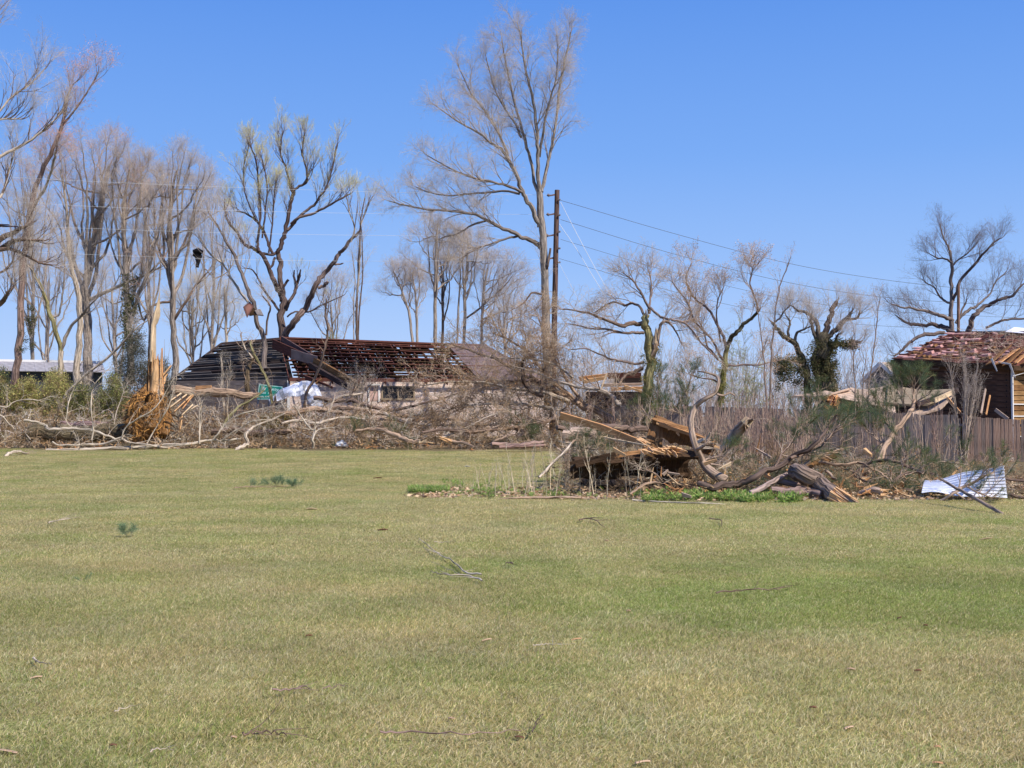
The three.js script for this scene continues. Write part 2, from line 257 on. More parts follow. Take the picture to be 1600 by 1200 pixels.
// ---------------------------------------------------------------- trees
class Tree {
  constructor(name, label, category, base, o) { this.g = thing(name, label, category, base, o.group); this.o = { wob: .16, up: .10, ang: .6, k: [3, 2], ratio: .5, tw: 1, ts: 1.1, tris: 5, ...o }; this.br = new MB(); this.tw = []; this.d = o.d; }
  // a traced limb: flat list x, y, width (picture units) with the depth running d0 -> d1
  limb(name, list, d0, d1, mat, o = {}) {
    const raw = [], n = list.length / 3;
    for (let i = 0; i < n; i++) { const f = i / (n - 1), d = lerp(d0, d1, f) + (i && i < n - 1 ? rr(-.25, .25) * (d1 !== d0 ? 1 : .3) : 0); raw.push({ v: P(list[i * 3], list[i * 3 + 1], d), r: px(list[i * 3 + 2], d) / 2 }); }
    const cv = new THREE.CatmullRomCurve3(raw.map(q => q.v), false, 'catmullrom', .5), m = Math.max(4, (n - 1) * 4), pts = [], kinks = Array.from({ length: Math.ceil(m / 3) + 2 }, () => randDir().multiplyScalar(o.kink ?? (o.gnarl < .3 ? 0 : .45)));
    for (let i = 0; i <= m; i++) { const t = i / m, f = t * (n - 1), k = Math.min(n - 2, Math.floor(f)); const v = cv.getPoint(t); if (i && i < m) { const rad = lerp(raw[k].r, raw[k + 1].r, f - k), kk = Math.floor(i / 3); v.addScaledVector(randDir(), rad * (o.gnarl ?? .35)).addScaledVector(kinks[kk].clone().lerp(kinks[kk + 1], (i % 3) / 3), rad + .015); } pts.push({ v, r: lerp(raw[k].r, raw[k + 1].r, f - k) }); }
    if (o.flare) { pts[0].r *= o.flare; pts[1].r *= 1 + (o.flare - 1) * .4; }
    const b = new MB(); b.tube(pts, raw[0].r > .06 ? 9 : 6, .09, true); b.build(name, mat || this.o.mat, this.g);
    return pts;
  }
  // branches along a polyline
  kids(pts, n, o = {}) {
    const q = { t0: .3, t1: 1, len: 2.5, ...this.o, ...o };
    for (let i = 0; i < n; i++) {
      const t = lerp(q.t0, q.t1, (i + R()) / n) * (pts.length - 1) * .999, k = Math.floor(t), f = t - k, p = pts[k].v.clone().lerp(pts[k + 1].v, f), d = pts[k + 1].v.clone().sub(pts[k].v).normalize(), r = lerp(pts[k].r, pts[k + 1].r, f);
      const ax = randDir().cross(d).normalize(), cd = d.clone().applyAxisAngle(ax, q.ang * rr(.6, 1.4)); cd.addScaledVector(q.lean || UP, q.bias ?? .15).normalize();
      const L = q.len * rr(.6, 1.25) * (1.15 - .45 * t / pts.length);
      this.grow(p, cd, L, Math.min(r * .6, .012 + L * .012), 0, q);
    }
    if (q.tip !== false) { const e = pts.length - 1, d = pts[e].v.clone().sub(pts[e - 1].v).normalize(); this.grow(pts[e].v, d, q.len * .28, pts[e].r * .9, 0, q); }
  }
  grow(p, dir, len, r, lev, q) {
    const seg = [7, 5, 4][lev] || 4, pts = [], v = p.clone(), d = dir.clone(); r = Math.max(r, .007);
    for (let i = 0; i <= seg; i++) { pts.push({ v: v.clone(), r: Math.max(.006, r * (1 - .72 * i / seg)) }); d.addScaledVector(randDir(), q.wob).addScaledVector(UP, q.up).normalize(); v.addScaledVector(d, len / seg); if (q.floor) { const h = ground(v.x, v.z) + .03; if (v.y < h) { v.y = h; d.y = Math.abs(d.y) * .3; d.normalize(); } } }
    this.br.tube(pts, [5, 4, 3][lev] || 3);
    if (lev < q.k.length) {
      const n = q.k[lev];
      for (let j = 0; j < n; j++) { const t = lerp(.22, .99, (j + R()) / n) * seg, k = Math.min(seg - 1, Math.floor(t)), b = pts[k].v.clone().lerp(pts[k + 1].v, t - k), dd = pts[k + 1].v.clone().sub(pts[k].v).normalize(), ax = randDir().cross(dd).normalize(); this.grow(b, dd.applyAxisAngle(ax, q.ang * rr(.6, 1.35)), len * q.ratio * rr(.75, 1.25) * (1.15 - .5 * t / seg), r * .5, lev + 1, q); }
      if (q.tw) this.tw.push(placeM(pts[seg].v, d, q.ts * rr(.6, 1.1)));
    } else for (let j = 0; j < q.tw; j++) { const t = j ? rr(.2, .95) * seg : seg - .01, k = Math.min(seg - 1, Math.floor(t)), b = pts[k].v.clone().lerp(pts[k + 1].v, t - k), dd = pts[k + 1].v.clone().sub(pts[k].v).normalize(); if (j) dd.applyAxisAngle(randDir().cross(dd).normalize(), q.ang * rr(.5, 1.2)); this.tw.push(placeM(b, dd, q.ts * rr(.6, 1.2))); }
  }
  done(geos, twigColours) {
    if (!this.br.empty) { const m = this.br.build('branches', this.o.brMat || this.o.mat, this.g); m.userData.kind = 'stuff'; }
    if (geos && this.tw.length) geos.forEach((ge, i) => { const l = this.tw.filter((_, j) => j % geos.length === i); if (l.length) instances(geos === NEEDLE ? 'needles' : 'twigs', ge, geos === NEEDLE ? M.leaf : M.leafTwig, l, this.g, l.map(() => { const c = pick(twigColours), k = rr(.8, 1.25); return C(c[0] * k, c[1] * k, c[2] * k); })); });
    return this.g;
  }
}
M.leafTwig = M.vert;
const TC = { brush: [[.36, .245, .145], [.26, .17, .095], [.45, .325, .20], [.17, .115, .07]], grey: [[.54, .45, .37], [.47, .39, .33], [.62, .52, .42]], red: [[.50, .40, .33], [.55, .44, .37]], brown: [[.52, .40, .29], [.42, .31, .22], [.60, .47, .35]], pale: [[.56, .48, .38], [.64, .56, .45]], dark: [[.20, .16, .145], [.26, .21, .19]] };

// ---------------------------------------------------------------- ground and lawn
const pxOf = (x, z) => 800 + x / -z * FPX;                // picture column of a spot on the ground
const lawnEdge = (x, z) => { const c = pxOf(x, z); return c < 640 ? 48.3 : c < 860 ? lerp(48.3, 47, (c - 640) / 220) : c < 900 ? lerp(47, 25.6, (c - 860) / 40) : c < 1240 ? 25.2 : 25.8; };
const bed = (x, z) => smooth(-.8, 1.2, -z - lawnEdge(x, z) + 3.4 * (fbm(x * .5, z * .5, 12, 4) - .5));
const greenness = (x, z) => {
  let g = .34 + .65 * (fbm(x * .22, z * .5, 51, 4) - .5) + 1.2 * (fbm(x * .9, z * 1.8, 52, 4) - .5);
  g += 1.2 * Math.exp(-(((x - 3.4) / 2.3) ** 2) - ((z + 11.4) / 1.5) ** 2) + .25 * Math.exp(-(((x - 2.2) / 2.5) ** 2) - ((z + 13) / 2.5) ** 2) + .3 * Math.exp(-(((x - 7) / 3) ** 2) - ((z + 17) / 4) ** 2);
  g -= .35 * Math.exp(-(((x - 1.8) / 1.2) ** 2) - ((z + 8.8) / .5) ** 2) + .22 * Math.exp(-(((x + 1.0) / 2) ** 2) - ((z + 7.4) / .8) ** 2);
  g += .09 * Math.sin(z * 2.1 + .5 * Math.sin(x * .3)) * smooth(.3, .7, fbm(x * .12, z * .2, 77, 2));
  return clamp(g, 0, 1);
};
{
  const b = new MB(); b.col = [1, 1, 1]; const nx = 150, nz = 240, sx = i => { const t = i / nx * 2 - 1; return Math.sign(t) * (12 * Math.abs(t) + 240 * Math.abs(t) ** 4); }, sz = j => { const t = j / nz; return 25 - 90 * t - 600 * t ** 5; };
  for (let j = 0; j <= nz; j++) for (let i = 0; i <= nx; i++) {
    const x = sx(i), z = sz(j), k = z < -3 ? bed(x, z) : 0, g = z < -3 ? greenness(x, z) : .4, q = .80 + .42 * fbm(x * 1.5, z * 1.5, 5, 3);
    const a = [lerp(.40, .26, g), lerp(.345, .31, g), lerp(.165, .09, g)], l = [.22, .165, .105];
    b.col = [0, 1, 2].map(c => q * lerp(a[c], l[c], k * .9)); b.vert(V(x, ground(x, z), z), UP, x, z);
  }
  for (let j = 0; j < nz; j++) for (let i = 0; i < nx; i++) { const o = j * (nx + 1) + i; b.tri(o, o + 1, o + nx + 1); b.tri(o + 1, o + nx + 2, o + nx + 1); }
  const speck = tex(512, 512, (u, v) => { const f = fbm(u * 90, v * 90, 61, 2, 90, 90), c = fbm(u * 9, v * 9, 62, 4, 9, 9), k = .55 + .75 * (f - .15) + .35 * (c - .5); return [k, k * (.98 + .08 * (c - .5)), k * (.94 + .2 * (f - .5))]; }, [.6, .6]);
  const sb = tex(512, 512, (u, v) => { const f = fbm(u * 70, v * 70, 63, 3, 70, 70); return [f, f, f]; }, [.6, .6], false);
  const m = b.build('ground', std(C(1, 1, 1), { vertexColors: true, map: speck, bumpMap: sb, bumpScale: .02, roughness: 1, specularIntensity: 0 })); tag(m, 'wide flat lawn of tan and green turf running back to the debris', 'ground', null, 'structure'); m.geometry.computeVertexNormals();
}
function bladePatch(seed, size, n, straw, wide, near) {
  const keep = R; R = rng(seed); const b = new MB(); b.col = [1, 1, 1];
  for (let i = 0; i < n; i++) {
    const p = V(rr(-size / 2, size / 2), -.004, rr(-size / 2, size / 2)), a = R() * 6.283, tall = rr(.010, .032) * (R() < .06 ? 1.6 : 1), lean = rr(.5, 2.4) * tall, s = V(Math.cos(a + 1.2), 0, Math.sin(a + 1.2)).multiplyScalar(wide * rr(.6, 1.3) / 2), e = p.clone().add(V(Math.cos(a) * lean, tall, Math.sin(a) * lean)), k = rr(.5, 1.4), q = R();
    b.col = (q < straw ? pick([[.72, .61, .29], [.82, .72, .43], [.50, .40, .18], [.68, .58, .31]]) : pick([[.33, .395, .11], [.39, .46, .14], [.46, .48, .18], [.25, .31, .085]])).map(c => c * k);
    const flip = s.clone().multiplyScalar(-2).cross(e.clone().sub(p)).y < 0; if (flip) s.multiplyScalar(-1); const n1 = V(rr(-.3, .3), 1, rr(-.3, .3)).normalize(), i0 = b.vert(p.clone().add(s), n1, 0, 0); b.vert(p.clone().sub(s), n1, 1, 0);
    if (near) { const m = p.clone().lerp(e, .55).add(V(0, tall * .12, 0)); b.vert(m.clone().addScaledVector(s, .75), n1, 0, .5); b.vert(m.clone().addScaledVector(s, -.75), n1, 1, .5); b.vert(e, n1, .5, 1); b.tri(i0, i0 + 1, i0 + 3); b.tri(i0, i0 + 3, i0 + 2); b.tri(i0 + 2, i0 + 3, i0 + 4); }
    else { b.vert(e, n1, .5, 1); b.tri(i0, i0 + 1, i0 + 2); }
  }
  R = keep; return b.geo();
}
{
  R = rng(101);
  const lists = {}, cols = {}, geos = {};
  for (const [z, n, w] of [['near', 3000, .0038], ['far', 1100, .0082]]) for (const s of [0, 1, 2]) for (const v of [0, 1]) { const k = z + s + v; geos[k] = bladePatch(200 + s * 7 + v + (z === 'far' ? 50 : 0), .82, n, [.78, .52, .24][s], w, z === 'near'); lists[k] = []; cols[k] = []; }
  const put = (x, z) => {
    const d = -z, near = d < 15; if (z < -4 && bed(x, z) > rr(.35, .9)) return;
    const g = greenness(x, z) + rr(-.18, .18), k = (near ? 'near' : 'far') + (g < .36 ? 0 : g < .72 ? 1 : 2) + (R() < .5 ? 0 : 1), q = rr(.84, 1.10);
    lists[k].push(new THREE.Matrix4().compose(V(x, ground(x, z), z), QY.setFromAxisAngle(UP, R() * 6.283), V(1, rr(.8, 1.25), 1))); cols[k].push(C(q * rr(.96, 1.05), q, q * rr(.92, 1.06)));
  };
  for (let d = 3.5; d < 50; d += .5) for (let x = -.46 * d - 1.6; x < .46 * d + 1.6; x += .5) put(x + rr(-.1, .1), -d + rr(-.1, .1));
  const G0 = new THREE.Group(); G0.name = 'grass'; scene.add(G0); tag(G0, 'short mown turf, straw and green blades mixed, covering the whole lawn', 'grass', null, 'stuff');
  for (const k in geos) if (lists[k].length) instances('blades', geos[k], M.blade, lists[k], G0, cols[k]);
}
// ---------------------------------------------------------------- wrecked brick house on the left
const brickTex = (() => { const f = (u, v) => { const r = Math.floor(v * 15), o = r % 2 ? .5 : 0, c = Math.floor(u * 5 + o), fu = (u * 5 + o) % 1, fv = (v * 15) % 1; return [fu < .06 || fv < .16, hash2(c % 5, r, 3), hash2(c % 5, r, 4)]; };
  return [tex(256, 512, (u, v) => { const [m, a, b] = f(u, v); return m ? [.48, .42, .38] : [lerp(.74, 1, a), lerp(.56, .86, a * .7 + b * .3), lerp(.48, .78, a * .6 + b * .4)]; }), tex(256, 512, (u, v) => { const m = f(u, v)[0] ? 0 : 1; return [m, m, m]; }, null, false)]; })();
M.brick = std(C(1, .97, .94), { map: brickTex[0], bumpMap: brickTex[1], bumpScale: .015 });
{
  R = rng(301);
  const A = onGround(452, 59.5), B = onGround(862, 62.5), top = P(480, 594, 59.7).y, h = thing('brick_house', 'low pale brick house with its roof stripped to dark red battens', 'house', A);
  const dir = B.clone().sub(A).setY(0).normalize(), len = V(A.x - B.x, 0, A.z - B.z).length(), nrm = V(-dir.z, 0, dir.x), base = Math.min(A.y, B.y) - .3;
  const W = (s, y) => V(A.x + dir.x * s, y, A.z + dir.z * s), ofx = x => { let lo = 0, hi = len; for (let i = 0; i < 30; i++) { const m = (lo + hi) / 2, p = W(m, 2); pxOf(p.x, p.z) < x ? lo = m : hi = m; } return lo; }, ofy = (s, y) => P(pxOf(W(s, 0).x, W(s, 0).z), y, -W(s, 0).z).y;
  const wall = (s0, s1, y0, y1) => { const m = new MB(), t = -.22, a = W(s0, y0), b = W(s1, y0), c = W(s1, y1), d = W(s0, y1); m.slab(a, b, c, d, .22); return m.build('wall', M.brick, h); };
  const w0 = ofx(597), w1 = ofx(647), wy1 = ofy(w0, 604), wy0 = wy1 - .62, p0 = ofx(576), p1 = ofx(592);
  wall(0, w0, base, top); wall(w1, len, base, top); wall(w0, w1, base, wy0); wall(w0, w1, wy1, top);
  { const f = new MB(); f.bar(W(w0, wy0), W(w0, wy1), .08, .1, dir); f.bar(W(w1, wy0), W(w1, wy1), .08, .1, dir); f.bar(W(w0 - .04, wy1), W(w1 + .04, wy1), .08, .1, UP); f.bar(W(w0 - .08, wy0), W(w1 + .08, wy0), .08, .22, UP); f.bar(W((w0 + w1) / 2, wy0), W((w0 + w1) / 2, wy1), .05, .08, dir);
    const fr = f.build('window', M.tanDark, h), gl = new MB(); const q = nrm.clone().multiplyScalar(-.1); gl.slab(W(w0, wy0).add(q), W(w1, wy0).add(q), W(w1, wy1).add(q), W(w0, wy1).add(q), .02); gl.build('pane', M.glassDark, fr); }
  { const f = new MB(), q = nrm.clone().multiplyScalar(.03); f.slab(W(p0, top - 1.0).add(q), W(p1, top - 1.0).add(q), W(p1, top - .25).add(q), W(p0, top - .25).add(q), .05); const s = f.build('shutter', M.pink, h); s.material = std(C(.62, .42, .36), { map: mottle }); const g = new MB(); for (const s0 of [p0, p1]) g.bar(W(s0, top - 1.05).add(q), W(s0, top - .2).add(q), .08, .09, dir); g.bar(W(p0 - .04, top - .2).add(q), W(p1 + .04, top - .2).add(q), .08, .09, UP); g.build('frame', M.trimWhite, h); }
  // attic floor and interior darkness come from a real ceiling slab and a back wall
  const eL = V(A.x, top, A.z), eR = W(len, top), rL = P(437, 529, 64.6), rR = P(748, 541, 67), bL = rL.clone().add(V(.5, top - rL.y, -4.6)), bR = rR.clone().add(V(2.5, top - rR.y, -4.4));
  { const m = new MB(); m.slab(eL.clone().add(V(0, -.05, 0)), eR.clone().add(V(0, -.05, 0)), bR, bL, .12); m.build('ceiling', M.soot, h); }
  { const m = new MB(); m.slab(bR.clone().setY(base), bL.clone().setY(base), bL.clone().add(V(0, -.15, 0)), bR.clone().add(V(0, -.15, 0)), .2); m.build('wall', M.brick, h); }
  { const m = new MB(); m.bar(rL, rR, .2, .06, UP); m.build('ridge_beam', M.roofRed, h); }
  const nR = 22; for (let i = 0; i <= nR; i++) { const t = i / nR, a = rL.clone().lerp(rR, t), b = eL.clone().lerp(eR, t * .86).addScaledVector(nrm, .35), m = new MB(); a.y -= .14; b.y -= .14; if (R() < .2) b.lerp(a, rr(.2, .6)); m.bar(a, b, .05, .14, dir); m.build('rafter', M.roofRed, h); }
  for (let k = 0; k < 11; k++) { const t = (k + .6) / 11.2, a = rL.clone().lerp(eL, t), b = rR.clone().lerp(eR.clone().lerp(eL, .14), t); a.y += .12; b.y += .12; const cut = [0, rr(.35, .6), 1], m0 = rr(0, .02); for (let s = 0; s < 2; s++) { if (R() < .06) continue; const m = new MB(); m.bar(a.clone().lerp(b, cut[s] + m0).add(V(0, rr(-.06, .06), 0)), a.clone().lerp(b, cut[s + 1] - .005).add(V(0, rr(-.05, .05), 0)), .13, .035, V(0, .5, 1)); m.build('batten', R() < .3 ? M.rotDark : M.roofRed, h); } }
  for (let k = 0; k < 12; k++) { let u = 0; while (u < .999) { const w = Math.min(1, u + (R() < .3 ? rr(.015, .03) : rr(.03, .12))); if (R() > (k < 6 ? smooth(.3, .8, u) * .42 : .06)) { const t0 = k / 12 + rr(0, .006), t1 = (k + .97) / 12, q = (x, t) => rL.clone().lerp(rR, x).lerp(bL.clone().lerp(bR, x), t).add(V(0, rr(-.02, .02), 0)), m = new MB(); m.slab(q(w - .002, t0), q(u, t0), q(u, t1), q(w - .002, t1), .025); m.build('roof_board', R() < .25 ? M.roofDark : M.roofRed, h); } u = w; } }
  { const m = new MB(); m.slab(W(len * .71, top + .06).addScaledVector(nrm, .4), W(len, top + .06).addScaledVector(nrm, .4), rR.clone().add(V(.3, .12, 0)), rL.clone().lerp(rR, .83).add(V(0, .12, 0)), .04); m.build('roof_sheathing', std(C(.20, .145, .14), { map: mottle, bumpMap: mottleBump, bumpScale: .03 }), h); }
  { const m = new MB(); m.slab(eR, W(len, top).addScaledVector(nrm, -6.8), bR, rR, .05); m.build('roof_sheathing', M.roofRed, h); }
  { const m = new MB(); m.bar(W(-.1, top + .02).addScaledVector(nrm, .38), W(len * .75, top + .02).addScaledVector(nrm, .38), .18, .04, UP); m.build('fascia', M.roofRed, h); }
  // stripped hip on the left end: horizontal boards over darkness, siding below
  const q0 = P(258, 601, 62), q1 = V(A.x, top, A.z), t0 = P(346, 537, 64.6), t1 = rL.clone(), inn = V(.15, -.1, -.35);
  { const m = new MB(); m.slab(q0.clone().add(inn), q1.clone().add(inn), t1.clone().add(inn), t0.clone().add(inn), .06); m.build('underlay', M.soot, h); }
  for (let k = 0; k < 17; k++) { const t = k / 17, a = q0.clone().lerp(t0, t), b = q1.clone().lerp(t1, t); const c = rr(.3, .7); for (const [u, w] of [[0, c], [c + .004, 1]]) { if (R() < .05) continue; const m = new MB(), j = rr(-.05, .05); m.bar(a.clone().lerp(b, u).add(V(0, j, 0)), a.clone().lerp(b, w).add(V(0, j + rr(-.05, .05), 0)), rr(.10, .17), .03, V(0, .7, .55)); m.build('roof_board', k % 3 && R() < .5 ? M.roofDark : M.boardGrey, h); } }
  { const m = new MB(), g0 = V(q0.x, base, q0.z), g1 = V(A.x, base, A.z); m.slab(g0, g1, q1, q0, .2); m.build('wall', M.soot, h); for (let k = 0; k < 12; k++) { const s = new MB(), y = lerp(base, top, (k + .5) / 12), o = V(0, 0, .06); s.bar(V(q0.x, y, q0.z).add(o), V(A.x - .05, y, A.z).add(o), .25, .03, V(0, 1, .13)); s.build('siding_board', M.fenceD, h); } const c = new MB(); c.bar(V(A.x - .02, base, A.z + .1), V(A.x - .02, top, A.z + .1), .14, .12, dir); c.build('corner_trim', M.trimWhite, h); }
  { const m = new MB(); m.bar(t0, t1, .12, .1, UP); m.bar(q0, t0, .10, .10, UP); m.build('ridge_beam', M.roofDark, h); }
  const pl = (nm, a, b, w, t, mt, sd) => { const m = new MB(); m.bar(P(...a), P(...b), w, t, sd || V(.3, .8, .5)); return m.build(nm, mt, h); };
  pl('loose_plank', [426, 537, 62.5], [484, 563, 59.8], .5, .05, M.roofRed); pl('loose_plank', [440, 529, 64], [490, 560, 60], .28, .08, std(C(.20, .12, .11), { map: woodMap }));
  pl('flashing', [455, 553, 59.6], [496, 564, 59], .5, .02, std(C(.34, .26, .25), { roughness: .7, map: mottle }));
  pl('loose_plank', [488, 562, 59.2], [566, 606, 57.5], .36, .1, M.rot); pl('loose_plank', [484, 570, 59.1], [548, 607, 57.6], .25, .14, M.roofDark); pl('loose_plank', [470, 585, 59], [520, 606, 58], .12, .05, M.roofRed); pl('loose_plank', [503, 592, 58.5], [478, 612, 58.3], .12, .06, M.rot);
}
// ---------------------------------------------------------------- ruined house on the right
{
  R = rng(302);
  const A = onGround(1397, 59.4), B = onGround(1579, 53.4), h = thing('ruined_house', 'dark timber house whose red roof is torn open to the boards', 'house', B);
  const eA = P(1392, 563, 59), eB = P(1583, 572, 53), rA = P(1484, 521, 62.5), rB = P(1660, 521, 57), eC = P(1660, 577, 54.6), base = Math.min(A.y, B.y) - .3, ty = eB.y - .15;
  const D = onGround(1668, 57), dir = B.clone().sub(A).setY(0).normalize();
  const wall = (a, b, mt, gap) => { const m = new MB(); m.slab(V(a.x, base, a.z), V(b.x, base, b.z), V(b.x, ty, b.z), V(a.x, ty, a.z), .2); return m.build('wall', mt, h); };
  { const m = new MB(); m.slab(V(A.x, base, A.z), V(B.x, base, B.z), V(B.x, eB.y - .1, B.z), V(A.x, eA.y - .1, A.z), .2); m.build('wall', M.soot, h); } wall(B, D, M.soot);
  const n1 = V(-dir.z, 0, dir.x), H = ty - base;
  for (let k = 0; k < 17; k++) { const m = new MB(), y = base + H * (k + .5) / 17, yA = base + (eA.y - .15 - base) * (k + .5) / 17; m.bar(V(A.x, yA, A.z).addScaledVector(n1, .03), V(B.x, y, B.z).addScaledVector(n1, .03), H / 17 * .96, .03, V(0, 1, 0).addScaledVector(n1, .12)); m.build('siding_board', M.wallDark, h); }
  for (const [x0, x1, y0, y1] of [[1424, 1434, 567, 579], [1461, 1473, 566, 576]]) { const d0 = 58.55, a = P(x0, y1, d0 - .033 * (x0 - 1424)), b = P(x1, y1, d0 - .033 * (x1 - 1424)), o = n1.clone().multiplyScalar(.2), up = V(0, px(y1 - y0, 56), 0); const f = new MB(); for (const p of [a, b]) f.bar(p.clone().add(o), p.clone().add(o).add(up), .08, .1, dir); f.bar(a.clone().add(o), b.clone().add(o), .08, .12, UP); f.bar(a.clone().add(o).add(up), b.clone().add(o).add(up), .08, .1, UP); const w = f.build('window', M.fenceD, h), g = new MB(); g.slab(a.clone().addScaledVector(n1, .17), b.clone().addScaledVector(n1, .17), b.clone().add(up).addScaledVector(n1, .17), a.clone().add(up).addScaledVector(n1, .17), .03); g.build('pane', std(C(.30, .23, .21), { roughness: .3 }), w); }
  const d2 = D.clone().sub(B).setY(0).normalize(), n2 = V(-d2.z, 0, d2.x);
  for (let k = 0; k < 13; k++) { const y = base + H * .28 + H * .72 * (k + .5) / 13; for (const [u, w] of [[0, .5], [.505, 1]]) { const m = new MB(); m.bar(B.clone().lerp(D, u).setY(y).addScaledVector(n2, .05), B.clone().lerp(D, w).setY(y).addScaledVector(n2, .05), H * .72 / 13 * rr(.72, .95), .04, V(0, 1, 0).addScaledVector(n2, rr(.05, .25))); m.build('siding_board', k % 4 === 1 ? M.rot : M.wallGold, h); } }
  { const m = new MB(); m.bar(V(B.x, base, B.z).addScaledVector(n2, .09), V(B.x, ty, B.z).addScaledVector(n2, .09), .08, .08, d2); for (const f of [.28, .5, .63]) m.bar(B.clone().setY(base + H * f).addScaledVector(n2, .1), B.clone().lerp(D, .8).setY(base + H * f).addScaledVector(n2, .1), .045, .04, UP); m.build('corner_trim', M.trimWhite, h); }
  { const m = new MB(); m.bar(eA.clone().add(V(0, -.08, 0)), eB.clone().add(V(0, -.08, 0)), .22, .06, UP); m.bar(eB.clone().add(V(0, -.08, 0)), eC.clone().add(V(0, -.08, 0)), .22, .06, UP); m.build('fascia', M.rotDark, h); }
  const eAw = V(A.x, eA.y - .12, A.z), eBw = V(B.x, eB.y - .12, B.z);
  { const m = new MB(); m.slab(eA.clone().add(V(0, -.12, 0)), eB.clone().add(V(0, -.12, 0)), eBw, eAw, .04); m.slab(eA, eB, rB, rA, .05); m.slab(eB, eC, rB, rB.clone().add(V(-.01, 0, 0)), .05); const hipB = V(eA.x + 3, eA.y, eA.z - 9); m.slab(hipB, eA, rA, rA.clone().add(V(.01, 0, -.01)), .05); m.slab(hipB.clone().add(V(12, 0, 0)), hipB, rA, rB, .05); m.build('roof_deck', M.roofRed, h); }
  const rows = 9, nr = eB.clone().sub(eA).cross(rA.clone().sub(eA)).normalize(); if (nr.y < 0) nr.negate();
  for (let k = 0; k < rows; k++) {
    const t = (k + .35) / rows, a = eA.clone().lerp(rA, t), b = eB.clone().lerp(rB, t), n = 15; let u = 0;
    while (u < .995) { const w = Math.min(1, u + rr(.03, .11)); if (R() > .10) { const m = new MB(), o = nr.clone().multiplyScalar(rr(.06, .12)); m.bar(a.clone().lerp(b, u).add(o), a.clone().lerp(b, w - .004).add(o).add(V(0, rr(-.03, .05), 0)), rr(.12, .2), .05, rA.clone().sub(eA).addScaledVector(nr, rr(-.5, .5)).normalize()); const q = R(); m.build('roof_board', q < .5 ? M.roofRed : q < .68 ? M.rust : q < .86 ? M.pink : M.rot, h); } u = w; }
    if (k < 7) for (let i = 0; i < 11; i++) { const v = Math.pow(R(), 1.4) * .75, c = eA.clone().lerp(rA, t + .55 / rows).lerp(eB.clone().lerp(rB, t + .55 / rows), v).addScaledVector(nr, .05), m = new MB(); m.bar(c, c.clone().addScaledVector(dir, rr(.2, .55)).add(V(0, rr(-.05, .1), 0)), rr(.12, .26), rr(.05, .14), rA.clone().sub(eA).normalize()); m.build('insulation', k < 4 ? (R() < .65 ? M.pink : M.rot) : R() < .3 ? M.pink : M.roofRed, h); }
  }
  { const m = new MB(); m.bar(rA.clone().add(V(0, .05, 0)), rB.clone().add(V(0, .05, 0)), .12, .3, UP); m.build('ridge_beam', M.rust, h); }
  for (let i = 0; i < 5; i++) { const m = new MB(), a = P(1545 + i * 13, 569 + rr(-3, 3), 53.2), b = P(1575 + i * 13, 545 + rr(-5, 5), 54.6); m.bar(a, b, .35, .04, V(.4, .2, .8)); m.build('loose_plank', i % 2 ? M.orange : M.rot, h); }
  for (const [a, b] of [[[1549, 560, 53], [1558, 580, 52.9]], [[1578, 570, 52.8], [1586, 590, 52.8]], [[1582, 588, 52.8], [1600, 583, 53]], [[1560, 566, 53.2], [1580, 569, 52.9]]]) { const m = new MB(); m.bar(P(...a), P(...b), .09, .03, V(.6, .4, .6), .5); m.build('torn_trim', M.white, h); }
  { const m = new MB(); m.slab(P(1571, 518, 58.5), P(1640, 523, 58), P(1640, 516, 60), P(1585, 511, 60), .03); tag(m.build('metal_sheet', M.metal), 'pale metal sheet lying on the ridge of the red-roofed ruined house', 'metal sheet'); }
  // collapsed roof in front
  const c = thing('collapsed_roof', 'tan collapsed roof sagging behind the fence beside the dark timber house', 'roof', onGround(1350, 53));
  const sheet = (nm, q, mt, t = .08) => { const m = new MB(), n = 7, [a, b, cc, d] = q.map(p => P(...p)); const f = (u, v) => { const p = a.clone().lerp(b, u).lerp(d.clone().lerp(cc, u), v); p.y += .12 * (fbm(u * 4, v * 3, q[0][0], 3) - .5) - .15 * Math.sin(u * 3.14) * v; return p; }; for (let i = 0; i < n; i++) for (let j = 0; j < n; j++) m.slab(f(i / n, j / n), f((i + 1) / n, j / n), f((i + 1) / n, (j + 1) / n), f(i / n, (j + 1) / n), t); return m.build(nm, mt, c); };
  sheet('roof_panel', [[1236, 619, 51.5], [1290, 618, 51], [1330, 606, 54], [1290, 610, 54.5]], M.tan); sheet('roof_panel', [[1292, 622, 51], [1400, 646, 50], [1392, 599, 55], [1330, 605, 55.5]], M.tan); sheet('roof_panel', [[1385, 629, 51], [1450, 632, 50.6], [1498, 607, 53.5], [1388, 599, 55]], M.tanDark); sheet('roof_panel', [[1420, 651, 50.2], [1468, 640, 50.4], [1492, 612, 52], [1440, 630, 51.4]], M.tan);
  const bm = (a, b, w, t, mt, nm = 'beam') => { const m = new MB(); m.bar(P(...a), P(...b), w, t, UP); m.build(nm, mt, c); };
  bm([1432, 632, 50.4], [1497, 609, 52], .16, .1, M.roofDark); bm([1460, 626, 50.3], [1490, 612, 51.6], .2, .05, M.freshPale, 'plank'); bm([1480, 622, 50.2], [1500, 645, 49.6], .12, .05, M.orange, 'plank'); bm([1540, 608, 51], [1533, 646, 50.4], .10, .05, M.tan, 'plank'); bm([1547, 618, 51], [1541, 648, 50.4], .07, .05, M.orange, 'plank'); bm([1295, 622, 50.8], [1380, 640, 50], .2, .08, M.rotDark); bm([1555, 640, 50], [1575, 655, 49.6], .14, .05, M.tan, 'plank');
